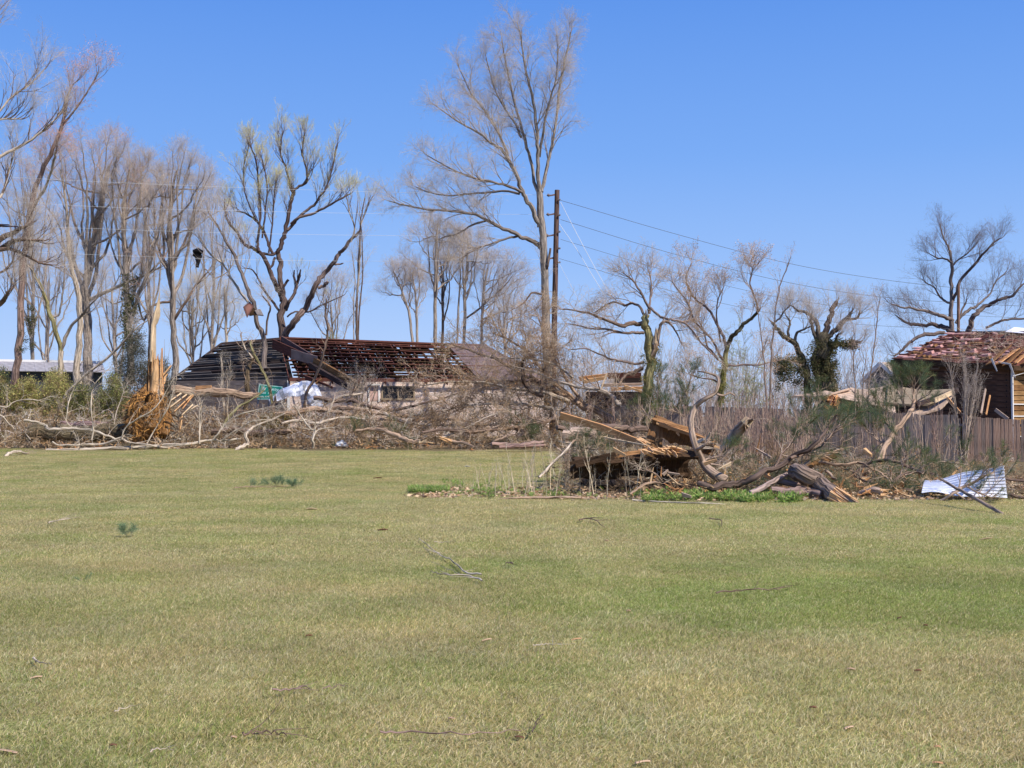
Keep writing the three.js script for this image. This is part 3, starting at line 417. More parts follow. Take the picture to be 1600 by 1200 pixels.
  { const m = new MB(); m.slab(P(1290, 624, 52), P(1400, 646, 51), P(1400, 680, 51), P(1290, 680, 52), .1); m.build('wall', M.roofDark, c); const s = new MB(); R = rng(88); for (let i = 0; i < 40; i++) s.bar(P(rr(1286, 1312), rr(618, 640), rr(50.2, 51)), P(rr(1283, 1315), rr(618, 645), rr(50.2, 51)), .12, .05, randDir(), .4); s.build('splintered_lath', M.orange, c); }
  // far gabled house and the long shed on the left
  const f = thing('gabled_house', 'small distant grey house with a pale shingled gable', 'house', onGround(1385, 88)); const m1 = new MB(), a = P(1352, 588, 88), b = P(1400, 588, 86), ap = P(1375, 567, 87); m1.slab(V(a.x, -1, a.z), V(b.x, -1, b.z), b, a, .2); m1.face3(a, b, ap); m1.build('wall', std(C(.22, .22, .23), { map: mottle }), f);
  const m2 = new MB(); m2.slab(P(1346, 593, 87.8), P(1349, 597, 87.4), P(1375, 568, 86.6), P(1373, 565, 87), .15); m2.slab(P(1375, 566, 86.5), P(1404, 592, 85.5), P(1460, 590, 92), P(1430, 565, 93), .12); m2.build('roof', M.tan, f); const m3 = new MB(); m3.bar(P(1346, 596, 87.5), P(1375, 567.5, 86.4), .25, .08, UP); m3.bar(P(1375, 567.5, 86.4), P(1404, 594, 85.3), .25, .08, UP); m3.build('bargeboard', M.trimWhite, f);
  const s = thing('long_shed', 'long low shed with pale grey roof behind the green thicket', 'shed', onGround(60, 80)); const r0 = P(-120, 577, 78), r1 = P(165, 581, 80), r2 = P(160, 567, 84), r3 = P(-120, 562, 82), sw = new MB(); sw.slab(V(r0.x, -1, r0.z - .5), V(r1.x - .4, -1, r1.z - .5), V(r1.x - .4, r1.y, r1.z - .5), V(r0.x, r0.y, r0.z - .5), .2); sw.slab(V(r1.x - .4, -1, r1.z - .5), V(r2.x - .4, -1, r2.z), V(r2.x - .4, r2.y, r2.z), V(r1.x - .4, r1.y, r1.z - .5), .2); sw.build('wall', std(C(.09, .10, .11), { map: mottle }), s);
  for (let i = 0; i < 18; i++) { const m = new MB(), u = i / 18, w = (i + .98) / 18; m.slab(r0.clone().lerp(r1, u), r0.clone().lerp(r1, w), r3.clone().lerp(r2, w), r3.clone().lerp(r2, u), .05); m.build('roof_panel', M.roofGrey, s); } { const m = new MB(); m.bar(r3, r2, .25, .25, UP); m.build('ridge_cap', M.trimWhite, s); }
  // small ruin in the middle
  const k = thing('broken_shed', 'small dark shed with torn orange roof boards behind the snapped mossy trunk', 'shed', onGround(960, 58)); const kw = new MB(), ka = onGround(915, 58), kb = onGround(1006, 57); kw.slab(V(ka.x, -1, ka.z), V(kb.x, -1, kb.z), P(1006, 612, 57), P(915, 612, 58), .2); kw.build('wall', M.roofDark, k);
  const K = (p, q, w, t, mt) => { const m = new MB(); m.bar(P(...p), P(...q), w, t, V(.2, 1, .4), .8); m.build('roof_board', mt, k); };
  K([905, 592, 57.5], [950, 586, 57.5], .22, .05, M.orange); K([912, 596, 57.4], [948, 590, 57.3], .2, .05, M.fresh); K([950, 587, 57.6], [1002, 586, 57.6], .3, .05, M.roofRed); K([940, 602, 57.2], [1004, 600, 57.2], .14, .05, M.tan); K([955, 608, 57.1], [1004, 606, 57.1], .16, .05, M.orange); K([960, 594, 58], [1003, 594, 58], .4, .05, M.roofDark); K([948, 584, 57], [938, 612, 56.8], .16, .05, M.freshPale); K([975, 603, 57], [1003, 612, 56.9], .12, .05, M.fresh);
}
// ---------------------------------------------------------------- board fence
{
  R = rng(303);
  const a = onGround(955, 53.5), b = onGround(1740, 45), f = thing('board_fence', 'long weathered wooden board fence behind the fallen pines', 'fence', a), d = b.clone().sub(a).setY(0), L = d.length(); d.normalize(); const n = V(-d.z, 0, d.x); let s = 0, hj = 0;
  const tops = x => x < 1100 ? lerp(631, 635, (x - 955) / 145) : x < 1430 ? lerp(635, 646, (x - 1100) / 330) : x < 1500 ? 648 : lerp(650, 657, (x - 1500) / 110);
  while (s < L) { const w = rr(.13, .15), p = a.clone().addScaledVector(d, s + w / 2), g = ground(p.x, p.z), x = pxOf(p.x, p.z), y = P(x, tops(x), -p.z).y + rr(-.02, .02), m = new MB(), o = rr(-.01, .01), tilt = rr(-.02, .02); if (!(x > 1090 && x < 1240 && R() < .12) && !(x > 1497 && x < 1503)) { m.bar(V(p.x + n.x * o, g - .05, p.z + n.z * o), V(p.x + n.x * o + d.x * tilt, y, p.z + n.z * o + d.z * tilt), w - .006, .022, d); m.build('fence_board', x > 1500 ? pick([M.fenceC, M.fenceC, M.fenceA]) : x > 1415 ? pick([M.fenceB, M.fenceD, M.fenceB, M.fenceA, M.boardGrey]) : pick([M.fenceA, M.fenceB, M.fenceD, M.fenceD]), f); } s += w; }
  for (let t = 0; t < L; t += 2.4) { const p = a.clone().addScaledVector(d, t).addScaledVector(n, -.1), g = ground(p.x, p.z), m = new MB(); m.bar(V(p.x, g - .1, p.z), V(p.x, g + 1.65, p.z), .1, .1, d); m.build('post', M.fenceD, f); }
  for (const hh of [.4, 1.4]) for (let t = 0; t < L - 2.4; t += 2.4) { const p = a.clone().addScaledVector(d, t).addScaledVector(n, -.035), q = a.clone().addScaledVector(d, t + 2.4).addScaledVector(n, -.035), m = new MB(); m.bar(V(p.x, ground(p.x, p.z) + hh, p.z), V(q.x, ground(q.x, q.z) + hh, q.z), .09, .04, UP); m.build('rail', M.fenceD, f); }
}
// ---------------------------------------------------------------- poles and wires
{
  const mk = (nm, lab, bx, by, tx, ty, d, w, mt) => { const b = onGround(bx, d), p = thing(nm, lab, 'utility pole', b); b.y -= .3; const m = new MB(), t = P(tx, ty, d), pts = []; for (let i = 0; i <= 12; i++) pts.push({ v: b.clone().lerp(t, i / 12), r: px(w, d) / 2 * lerp(1.15, .9, i / 12) }); m.tube(pts, 10, .03, true); m.build('pole', mt, p); return p; };
  const p = mk('utility_pole', 'dark wooden utility pole standing beside the tall bare tree', 862, 600, 870.5, 297, 55, 8.6, M.pole);
  for (const y of [304, 334, 367, 403]) { const m = new MB(), x = 870 - (y - 297) * .03, a = P(x - 2, y, 55), b = P(x - 12, y + 2, 54.8); m.bar(a, b, .08, .06, UP, .7); m.build('insulator_arm', M.pole, p); const k = new MB(); k.tube([0, 1, 2, 3, 4].map(i => ({ v: P(x - 11 - i * .9, y + 2 - i * .5, 54.8), r: i % 2 ? .05 : .075 })), 8, 0, true); k.build('insulator', std(C(.16, .12, .12), { roughness: .4 }), p); }
  for (const y of [312, 336, 362, 388, 410]) { const m = new MB(); m.tube([{ v: P(873, y, 54.85), r: .05 }, { v: P(875.5, y, 54.8), r: .04 }], 6, 0, true); m.build('bolt', M.steel, p); }
  const p2 = mk('utility_pole', 'short reddish brown utility pole against the spreading bare tree behind the ruined house', 1497, 600, 1497.5, 444, 63, 5, barkM(.28, .17, .12, .008));
  const wire = (lab, grp, q, r, mt, nm = 'power_line', sag = 1) => { const pts = q.map(a => P(...a)), c = new THREE.CatmullRomCurve3(pts), m = new MB(); m.tube(Array.from({ length: 33 }, (_, i) => ({ v: c.getPoint(i / 32), r })), 5); return tag(m.build(nm, mt), lab, nm === 'power_line' ? 'power line' : 'cable', grp); };
  const gl = 'power lines left of the pole', gr = 'power lines right of the pole';
  wire('topmost power line running left from the dark pole', gl, [[858, 305, 54.8], [600, 300, 54], [400, 294, 53], [200, 286, 52], [0, 276, 51], [-400, 250, 49]], .005, M.wire); wire('second power line from the top, left of the dark pole', gl, [[858, 335, 54.8], [600, 334, 54], [400, 330, 53], [200, 325, 52], [0, 314, 51], [-400, 285, 49]], .0048, M.wire);
  wire('third power line from the top, left of the dark pole', gl, [[858, 369, 54.8], [600, 368, 54], [400, 365, 53], [200, 359, 52], [0, 351, 51], [-400, 326, 49]], .005, M.wire); wire('lowest power line running left from the dark pole', gl, [[858, 405, 54.8], [600, 408, 54], [400, 406, 53], [200, 400, 52], [0, 391, 51], [-400, 368, 49]], .0048, M.wire);
  wire('topmost power line sloping right from the dark pole', gr, [[876, 313, 54.8], [1050, 364, 57.5], [1230, 411, 60], [1360, 434, 61.5], [1497, 450, 63], [1700, 462, 66]], .010, M.wireDark); wire('second power line from the top, right of the dark pole', gr, [[876, 343, 54.8], [1050, 396, 57.5], [1230, 441, 60], [1360, 462, 61.5], [1497, 473, 63], [1700, 483, 66]], .010, M.wireDark);
  wire('third power line from the top, right of the dark pole', gr, [[876, 374, 54.8], [1050, 425, 57.5], [1230, 467, 60], [1360, 484, 61.5], [1497, 492, 63], [1700, 502, 66]], .008, M.wireDark); wire('lowest power line sloping right from the dark pole', gr, [[874, 404, 54.8], [1050, 455, 57.5], [1230, 494, 60], [1360, 508, 61.5], [1497, 514, 63], [1700, 522, 66]], .008, M.wireDark);
  const gw = 'white cables hanging off the pole'; wire('bright white cable hanging from the top of the dark pole', gw, [[876, 316, 54.6], [900, 363, 54], [925, 410, 53.4], [975, 500, 52], [1045, 630, 50]], .011, M.wire, 'guy_cable'); wire('bright white cable hanging lower down the dark pole', gw, [[874, 350, 54.6], [900, 388, 54], [929, 436, 53.4], [975, 512, 52], [1030, 610, 50.5]], .011, M.wire, 'guy_cable'); wire('short faint white cable at middle height of the dark pole', gw, [[872, 408, 54.6], [885, 433, 54.2], [896, 454, 53.8], [930, 520, 52], [968, 600, 51]], .007, M.wire, 'guy_cable');
}

// ---------------------------------------------------------------- standing trees
const grp = null;
// an untraced bare tree: trunk column xs, limbs filling the crown
function bareTree(name, label, d, tr, crown, seed, o = {}) {
  R = rng(seed); const base = onGround(tr[0], d), t = new Tree(name, label, 'tree', base, { d, mat: o.mat || M.barkGrey, up: .07, ts: .8, ...o });
  base.y -= .1; const [cx0, cx1, cyTop, cyLow] = crown, trunk = t.limb('trunk', tr, d, d, t.o.mat, { flare: 1.25 }), n = o.limbs || 9, w = px(cx1 - cx0, d);
  for (let i = 0; i < n; i++) {                           // ascending limbs that end on a domed crown
    const u = (i + rr(.1, .9)) / n, t0 = lerp(o.low || .45, .97, (i * .618 + .3) % 1), k = Math.floor(t0 * (trunk.length - 1)), s = trunk[k], ex = lerp(cx0, cx1, u), dome = Math.sqrt(Math.max(0, 1 - ((u - .5) * 1.75) ** 2)), ey = lerp(cyLow, cyTop, dome * rr(.8, .97)), e = P(ex, ey, d + rr(-.45, .45) * w);
    const m1 = s.v.clone().lerp(e, .35).add(V((e.x - s.v.x) * .12, -.06 * (e.y - s.v.y), 0)), cv = new THREE.CatmullRomCurve3([s.v, m1, s.v.clone().lerp(e, .7).add(randDir().multiplyScalar(.25)), e]), pts = [], r0 = Math.min(s.r * .7, .02 + .012 * s.v.distanceTo(e));
    for (let j = 0; j <= 12; j++) pts.push({ v: cv.getPoint(j / 12).addScaledVector(randDir(), j ? .06 : 0), r: lerp(r0, .015, j / 12) });
    const b = new MB(); b.tube(pts, 6, .08); b.build('limb', t.o.mat, t.g);
    t.kids(pts, o.kidsPer || 6, { t0: .25, len: o.klen || w * .10, bias: o.bias ?? .3, k: o.k || [3, 2] });
  }
  t.kids(trunk, o.trunkKids ?? 4, { t0: .4, t1: .85, len: w * .12 }); 
  if (o.extra) o.extra(t, trunk);
  return t.done(o.geos || TW.fine, o.tc || TC.grey);
}
// --- left group
bareTree('bare_tree', 'bare tree with twin trunks, one pale one dark, behind the splintered stump', 66, [134, 600, 15, 135, 540, 13, 135, 460, 13, 137, 420, 11, 146, 370, 8, 158, 315, 6, 168, 265, 4], [62, 232, 192, 420], 401, { limbs: 16, low: .22, kidsPer: 7, mat: M.barkGrey, tc: [...TC.grey, ...TC.red], geos: [TW.bud[0], TW.fine[0], TW.fine[1]], extra: (t) => { const q = t.limb('trunk', [122, 600, 11, 123, 540, 10, 124, 480, 9, 113, 425, 7, 107, 380, 6, 104, 330, 4, 98, 285, 3], 65, 64.5, M.barkPale, { flare: 1.2 }); t.kids(q, 12, { t0: .4, len: 2.4 }); const b = t.limb('limb', [136, 470, 6, 150, 462, 6, 190, 447, 5, 222, 432, 4, 240, 420, 3], 66, 63, M.barkPale); t.kids(b, 8, { len: 1.5 }); } });
bareTree('bare_tree', 'bare tree with ivy on its forked trunk directly behind the splintered stump', 64, [204, 600, 11, 202, 530, 10, 200, 480, 9, 196, 430, 8, 193, 370, 7, 194, 320, 5, 202, 268, 3], [150, 262, 225, 430], 402, { limbs: 14, low: .3, kidsPer: 8, mat: M.barkGrey, tc: [...TC.grey, ...TC.red], extra: (t) => { const q = t.limb('limb', [203, 510, 7, 214, 470, 6, 225, 440, 5, 236, 410, 4, 247, 370, 3], 64, 62.5); t.kids(q, 9, { len: 2 }); R = rng(9); const l = []; for (let i = 0; i < 60; i++) l.push(placeM(P(202 + rr(-9, 12), rr(430, 545), 64 + rr(-.4, .2)), randDir(), rr(.5, 1.1))); instances('ivy', CL.ivy[0], M.leaf, l, t.g, l.map(() => { const k = rr(.8, 1.6); return C(k * .9, k, k * .8); })); } });
bareTree('bare_tree', 'rounded bare tree with a straight grey trunk left of the olive-leaved tree', 66, [273, 600, 10, 271, 530, 9, 270, 470, 9, 267, 415, 8, 263, 370, 6, 268, 320, 5, 275, 270, 3], [218, 348, 226, 430], 403, { limbs: 16, low: .28, kidsPer: 7, mat: M.barkGrey, tc: [...TC.grey, ...TC.grey, ...TC.red], geos: TW.fine, extra: (t) => { for (const q of [[268, 415, 5, 290, 372, 4, 300, 340, 3, 308, 300, 2], [268, 430, 5, 252, 400, 4, 244, 370, 3, 240, 320, 2], [272, 500, 5, 292, 470, 4, 305, 448, 3, 325, 425, 2], [270, 470, 4, 240, 478, 4, 225, 500, 3, 214, 470, 2]]) t.kids(t.limb('limb', q, 66, 66 + rr(-2, 2), M.barkDark), 8, { len: 1.8 }); } });
R = rng(404); { const t = new Tree('leaning_tree', 'slender dark tree leaning right across the left treetops', 'tree', onGround(24, 56), { d: 56, mat: M.barkRed, k: [3, 2], ts: .9 });
  const q = t.limb('trunk', [22, 600, 12, 28, 545, 11, 36, 440, 10, 41, 370, 9, 50, 320, 8, 66, 270, 7, 84, 232, 6, 96, 195, 5, 104, 165, 4], 56, 55), a = t.limb('limb', [97, 197, 4, 110, 180, 3, 121, 165, 3, 138, 140, 2, 153, 113, 1.5], 55, 54.5), b = t.limb('limb', [98, 190, 3, 101, 160, 3, 112, 135, 2, 122, 125, 1.5], 55, 55.5), c = t.limb('limb', [42, 340, 5, 60, 312, 5, 75, 285, 4, 86, 250, 4, 87, 236, 3], 55.7, 54.5, M.barkPale); t.kids(a, 8, { len: 1.0, ang: .5, k: [3] }); t.kids(b, 8, { len: .9, ang: .5, k: [3] }); t.kids(q, 8, { t0: .5, t1: .95, len: 1.1 }); t.kids(c, 5, { len: 1 });
  const l = []; for (let i = 0; i < 26; i++) l.push(placeM(P(rr(30, 55), rr(478, 550), 56 + rr(-.4, .4)), randDir(), rr(.4, .8))); instances('ivy', CL.ivy[1], M.leaf, l, t.g); t.done(TW.bud, TC.red); }
R = rng(405); { const t = new Tree('broken_tree', 'Y-shaped broken tree with curving dark limbs between the left trunks', 'tree', onGround(92, 58), { d: 58, mat: M.barkGrey, k: [3, 2], ts: .9 });
  const q = t.limb('trunk', [88, 640, 9, 91, 600, 9, 96, 548, 8], 58, 58, M.barkPale), a = t.limb('limb', [95, 550, 7, 86, 510, 7, 74, 480, 6, 66, 450, 5, 58, 438, 4, 48, 418, 3], 58, 57.5, M.barkMoss), b = t.limb('limb', [96, 545, 6, 108, 515, 5, 125, 497, 4, 136, 482, 3, 150, 468, 2], 58, 57), c = t.limb('limb', [80, 495, 4, 92, 492, 3, 97, 470, 3, 100, 440, 2, 101, 405, 2], 58, 58); for (const l of [a, b, c]) t.kids(l, 7, { len: 1.5 }); t.kids(t.limb('limb', [66, 455, 3, 52, 430, 3, 48, 420, 2, 30, 405, 2], 57.6, 57), 4, { len: 1 }); t.kids(t.limb('limb', [97, 640, 5, 103, 620, 5, 130, 590, 4, 175, 552, 4, 205, 520, 2.5, 232, 500, 1.5], 56, 55, M.barkPale), 6, { len: 1 }); t.done(TW.fine, TC.grey); }
R = rng(406); { const t = new Tree('bare_tree', 'dark gnarled limbs reaching in over the left edge', 'tree', onGround(-70, 50), { d: 50, mat: M.barkDark, k: [3, 2], ts: .9 });
  t.limb('trunk', [-70, 700, 26, -68, 560, 24, -60, 440, 20, -50, 330, 16, -45, 240, 12, -40, 150, 9, -30, 60, 6], 50, 50);
  for (const q of [[-60, 420, 9, 0, 387, 9, 20, 378, 7, 38, 375, 5, 68, 376, 3], [-58, 400, 10, 0, 375, 9, 18, 365, 8, 34, 357, 6, 45, 352, 3], [-60, 405, 8, 0, 388, 7, 26, 391, 5, 48, 404, 4, 64, 411, 3, 82, 414, 2], [-60, 500, 10, 0, 474, 8, 8, 463, 6, 14, 455, 5], [-60, 440, 5, -10, 430, 4, 18, 412, 3, 22, 398, 2]]) t.kids(t.limb('limb', q, 50, 49.5, M.barkDark), 6, { t0: .45, len: 1.2 });
  for (const q of [[-48, 290, 5, 0, 245, 5, 50, 218, 4, 78, 194, 3, 98, 172, 2], [-45, 230, 4, 0, 172, 3, 20, 150, 3, 45, 133, 2, 72, 105, 1.5], [-48, 330, 4, 0, 310, 4, 12, 272, 3, 24, 232, 2], [-45, 195, 4, 0, 186, 3, 35, 186, 2]]) t.kids(t.limb('limb', q, 50, 50.5, M.barkPale), 9, { t0: .3, len: 1.3, k: [3, 1], ang: .5 });
  const tp = t.limb('limb', [-40, 160, 5, -20, 90, 4, -8, 40, 3, 0, -20, 2], 50, 50); t.kids(tp, 14, { t0: .2, len: 1.4 }); t.done(TW.fine, TC.grey); }
R = rng(407); { const t = new Tree('bare_tree', 'pale curving tree holding a brown clump, left of the olive-leaved tree', 'tree', onGround(414, 61.5), { d: 61.5, mat: M.barkGrey, k: [3, 2], ts: 1 });
  const q = t.limb('trunk', [415, 600, 9, 410, 525, 8, 402, 500, 7, 396, 472, 7, 386, 448, 6, 376, 420, 5, 366, 398, 5, 352, 375, 4, 340, 352, 3, 328, 335, 2], 61.5, 61, barkM(.26, .21, .19)), a = t.limb('limb', [388, 472, 4, 372, 450, 4, 350, 415, 3, 330, 398, 3, 315, 375, 2], 61.5, 61.8, M.barkPale); t.kids(q, 12, { t0: .5, len: 1.7 }); t.kids(a, 9, { len: 1.6 });
  t.kids(t.limb('limb', [416, 524, 3.5, 418, 495, 3, 422, 478, 3, 410, 462, 2], 61.4, 61.2, M.barkDark), 2, { len: .6 }); t.done(TW.fine, TC.grey); }
// --- the olive-leaved tree behind the brick house
R = rng(410); { const t = new Tree('budding_tree', 'dark-limbed tree coming into pale olive leaf behind the brick house', 'tree', onGround(443, 70), { d: 70, mat: barkM(.20, .145, .13), k: [3, 2], ts: .62, up: .10, ang: .5, tw: 1 }), B = barkM(.13, .09, .085), Lt = barkM(.30, .215, .185);
  t.limb('trunk', [444, 640, 15, 443, 560, 14, 442, 523, 12, 441, 490, 11, 441, 463, 10], 70, 70, t.o.mat, { flare: 1.1 });
  const l1 = t.limb('limb', [441, 470, 9, 437, 456, 8, 430, 440, 7.5, 423, 427, 7, 413, 402, 6.5, 404, 393, 6, 395, 388, 5, 383, 382, 5, 370, 363, 4, 357, 347, 4, 351, 322, 3], 70, 69, B), l2 = t.limb('limb', [404, 393, 5, 402, 378, 4, 405, 355, 4, 407, 325, 3, 404, 290, 3, 400, 250, 2.5, 393, 232, 2], 69.3, 69.5, B), l3 = t.limb('limb', [441, 465, 9, 439, 440, 8, 437, 415, 8, 434, 393, 7], 70, 70);
  const l4 = t.limb('limb', [434, 395, 7, 440, 380, 7, 445, 367, 7, 450, 340, 6, 456, 312, 5.5, 458, 297, 5], 70, 70, B), l5 = t.limb('limb', [458, 300, 4, 468, 290, 4, 479, 282, 3.5, 477, 258, 3, 472, 237, 2.5, 475, 212, 2], 70, 69.5), l6 = t.limb('limb', [457, 300, 4, 450, 278, 3, 446, 262, 3, 438, 238, 2.5, 442, 208, 2], 70, 70.5, B), l7 = t.limb('limb', [449, 360, 5, 460, 347, 5, 472, 335, 4.5, 490, 320, 4, 502, 305, 3.5, 510, 292, 3, 520, 262, 2.5, 527, 228, 2], 70, 69), l8 = t.limb('limb', [455, 350, 5, 468, 341, 4.5, 487, 335, 4, 512, 322, 3.5, 530, 312, 3, 547, 303, 2], 70, 68.5, Lt);
  const l9 = t.limb('limb', [426, 396, 4.5, 418, 378, 4, 410, 357, 4, 395, 340, 3, 380, 331, 2.5, 369, 330, 2], 70, 71, B), l10 = t.limb('limb', [434, 393, 4, 424, 397, 4, 410, 396, 4], 70, 69.4, B), l11 = t.limb('limb', [430, 402, 4, 426, 413, 4, 421, 420, 4], 69.6, 69.4, B);
  const leg = t.limb('limb', [446, 560, 12, 448, 525, 11, 465, 500, 10, 477, 482, 9.5, 487, 463, 9, 498, 440, 8, 508, 426, 7, 520, 412, 7, 530, 398, 6, 540, 385, 5.5, 552, 372, 5, 563, 361, 4], 69, 67, Lt); t.limb('limb', [497, 450, 5, 506, 445, 5, 512, 440, 5], 68, 67.8, Lt); t.limb('limb', [522, 413, 3, 532, 412, 2.5, 536, 411, 2], 67.8, 67.6, Lt); t.kids(t.limb('limb', [548, 378, 3, 554, 355, 2.5, 545, 330, 2, 542, 308, 1.5], 67.3, 67, M.barkPale), 6, { len: 1.3, k: [3] }); t.kids(t.limb('limb', [562, 361, 3, 568, 340, 2, 575, 318, 1.5], 67, 66.8, M.barkPale), 5, { len: 1.2, k: [3] });
  const a1 = t.limb('limb', [447, 484, 6, 452, 472, 5.5, 457, 463, 5, 462, 452, 5, 465, 443, 4.5, 468, 430, 5], 70, 69.5); t.limb('limb', [463, 444, 3, 460, 432, 3, 460, 422, 2], 69.6, 69.6, B); const a2 = t.limb('limb', [449, 495, 3, 458, 488, 3, 470, 487, 3, 484, 487, 2.5, 500, 478, 2, 536, 462, 1.5], 69.5, 69), a3 = t.limb('limb', [436, 485, 4, 428, 475, 4, 416, 458, 3.5, 407, 443, 3, 399, 428, 2.5, 394, 421, 2, 384, 419, 1.5], 70, 69.5, B), a4 = t.limb('limb', [437, 460, 4, 444, 446, 4, 451, 437, 4], 69.8, 69.6, B);
  for (const [l, n, len, t0] of [[l1, 7, 2.6, .5], [l2, 12, 2.4, .35], [l5, 11, 2.5, .2], [l6, 11, 2.3, .25], [l7, 10, 2.5, .4], [l8, 7, 1.8, .4], [l9, 6, 2.4, .3], [l4, 5, 2, .5]]) t.kids(l, n + 3, { len: len * .55, t0, bias: .5 });
  for (const q of [[410, 372, 3, 415, 330, 2.5, 418, 290, 2, 410, 250, 1.5], [420, 395, 3, 425, 360, 2.5, 428, 320, 2, 430, 290, 1.5], [404, 350, 3, 385, 310, 2, 380, 270, 2, 390, 222, 1.5]]) t.kids(t.limb('limb', q, 69.5, 70 + rr(-1.5, 1.5), B), 12, { len: 1.1, bias: .55 });
  for (const l of [a1, a2, a3]) t.kids(l, 4, { len: 1.2, k: [3] }); t.done(TW.leafy, TC.grey); }
R = rng(411); { const t = new Tree('vine_covered_tree', 'thin upright tree wrapped in hanging vines beside the olive-leaved tree', 'tree', onGround(557, 66), { d: 66, mat: M.barkGrey, k: [3], ts: .7 }); for (const q of [[556, 620, 6, 557, 540, 5, 557, 500, 4, 559, 440, 3, 561, 390, 3, 563, 350, 2, 570, 310, 1.5], [560, 540, 2.5, 562, 480, 2.5, 566, 430, 2, 565, 370, 1.5, 562, 330, 1], [553, 540, 2, 552, 480, 2, 555, 440, 1.5, 551, 400, 1.2], [556, 480, 3, 560, 430, 3, 562, 400, 3, 563, 380, 2]]) t.kids(t.limb(q[2] > 4 ? 'trunk' : 'vine', q, 66, 66, pick([M.barkGrey, M.barkDark])), 6, { len: .7 }); t.done(TW.fine, TC.grey); }
// --- slim trees behind the brick house
const slim = (label, d, tr, crown, seed, o = {}) => bareTree('bare_tree', label, d, tr, crown, seed, { limbs: 8, kidsPer: 5, k: [2, 2], mat: M.barkGrey, ts: .95, tc: [...TC.grey, ...TC.red], ...o });
slim('low forked bare tree leaning left behind the brick roof', 84, [650, 620, 5, 647, 545, 4.5, 640, 495, 4, 630, 462, 3.5, 622, 440, 2.5, 615, 425, 2], [592, 655, 410, 500], 421); slim('thin bare sapling right beside the low forked tree behind the brick roof', 84, [653, 620, 4.5, 652, 545, 4, 652, 500, 4, 650, 465, 3, 645, 430, 2], [628, 672, 415, 490], 422, { limbs: 6 });
slim('tallest straight slim bare tree behind the brick roof', 85, [682, 620, 7, 681, 545, 6, 681, 480, 5.5, 681, 430, 5, 682, 390, 4, 684, 350, 2.5], [630, 735, 335, 450], 423, { limbs: 12 }); slim('dark slim bare tree crowding the tallest one behind the brick roof', 87, [690, 620, 5, 690, 545, 4.5, 692, 490, 4, 692, 440, 3.5, 688, 410, 2.5], [668, 722, 380, 470], 424, { mat: barkM(.22, .17, .15) });
slim('slim bare tree with a fan of upright limbs behind the brick roof', 85, [725, 620, 6, 726, 545, 5, 726, 480, 5, 727, 455, 4.5, 729, 420, 3, 731, 375, 2], [700, 770, 350, 460], 425, { limbs: 10, extra: t => { t.kids(t.limb('limb', [729, 497, 3, 745, 485, 3, 762, 471, 2.5, 780, 455, 2, 797, 436, 1.5], 85, 83, M.barkDark), 8, { len: 2 }); t.kids(t.limb('limb', [714, 540, 3, 717, 480, 3, 719, 430, 2, 718, 400, 1.5], 85, 86), 6, { len: 1.5 }); } });
slim('wide fine-twigged bare tree just left of the tall tree trunk', 84, [750, 620, 5, 751, 545, 4.5, 753, 500, 4, 755, 460, 3.5, 762, 420, 2.5], [735, 830, 395, 500], 426, { limbs: 12 }); slim('short hazy bare tree at the right end of the brick roof', 82, [790, 640, 5, 790, 560, 4, 788, 520, 3.5, 792, 480, 2.5], [755, 840, 440, 540], 427, { limbs: 10 });
slim('pale spindly bare tree above the left end of the brick house roof', 78, [352, 620, 5, 353, 560, 4.5, 352, 500, 4, 351, 450, 3], [330, 385, 450, 530], 428, { limbs: 6, mat: M.barkPale, tc: TC.pale }); slim('grey twiggy tree filling the gap left of the vine-wrapped trunk', 80, [520, 640, 4, 520, 580, 4, 519, 520, 3.5, 517, 480, 2.5], [478, 560, 420, 530], 429, { limbs: 9 }); slim('grey twiggy tree behind the leftmost trunks', 86, [48, 620, 7, 50, 540, 6, 52, 460, 5, 48, 380, 4, 40, 300, 3], [-30, 100, 225, 470], 430, { limbs: 13, low: .25, kidsPer: 8 }); slim('hazy bare tree between the twin-trunk tree and the rounded tree', 88, [235, 620, 6, 236, 540, 6, 233, 450, 5, 228, 370, 4, 225, 300, 3], [180, 290, 255, 480], 431, { limbs: 11, low: .2 }); slim('hazy bare tree behind the pale curving tree', 88, [330, 620, 6, 331, 540, 5, 333, 470, 4, 335, 400, 3], [285, 385, 300, 500], 432, { limbs: 10, low: .2 });
slim('grey tangle of bare limbs low behind the splintered stump', 82, [182, 640, 5, 180, 560, 4.5, 178, 500, 4, 175, 450, 3], [130, 240, 400, 530], 433, { limbs: 11, low: .15 }); slim('grey tangle of bare limbs low between the leftmost trunks', 84, [70, 640, 5, 72, 560, 4.5, 74, 500, 4, 76, 440, 3], [15, 125, 390, 530], 434, { limbs: 11, low: .15 }); slim('pale twiggy tree just left of the brick house roof', 80, [300, 640, 5, 301, 560, 4.5, 300, 510, 4, 302, 470, 3], [255, 345, 430, 540], 435, { limbs: 14, low: .15, tc: TC.pale });
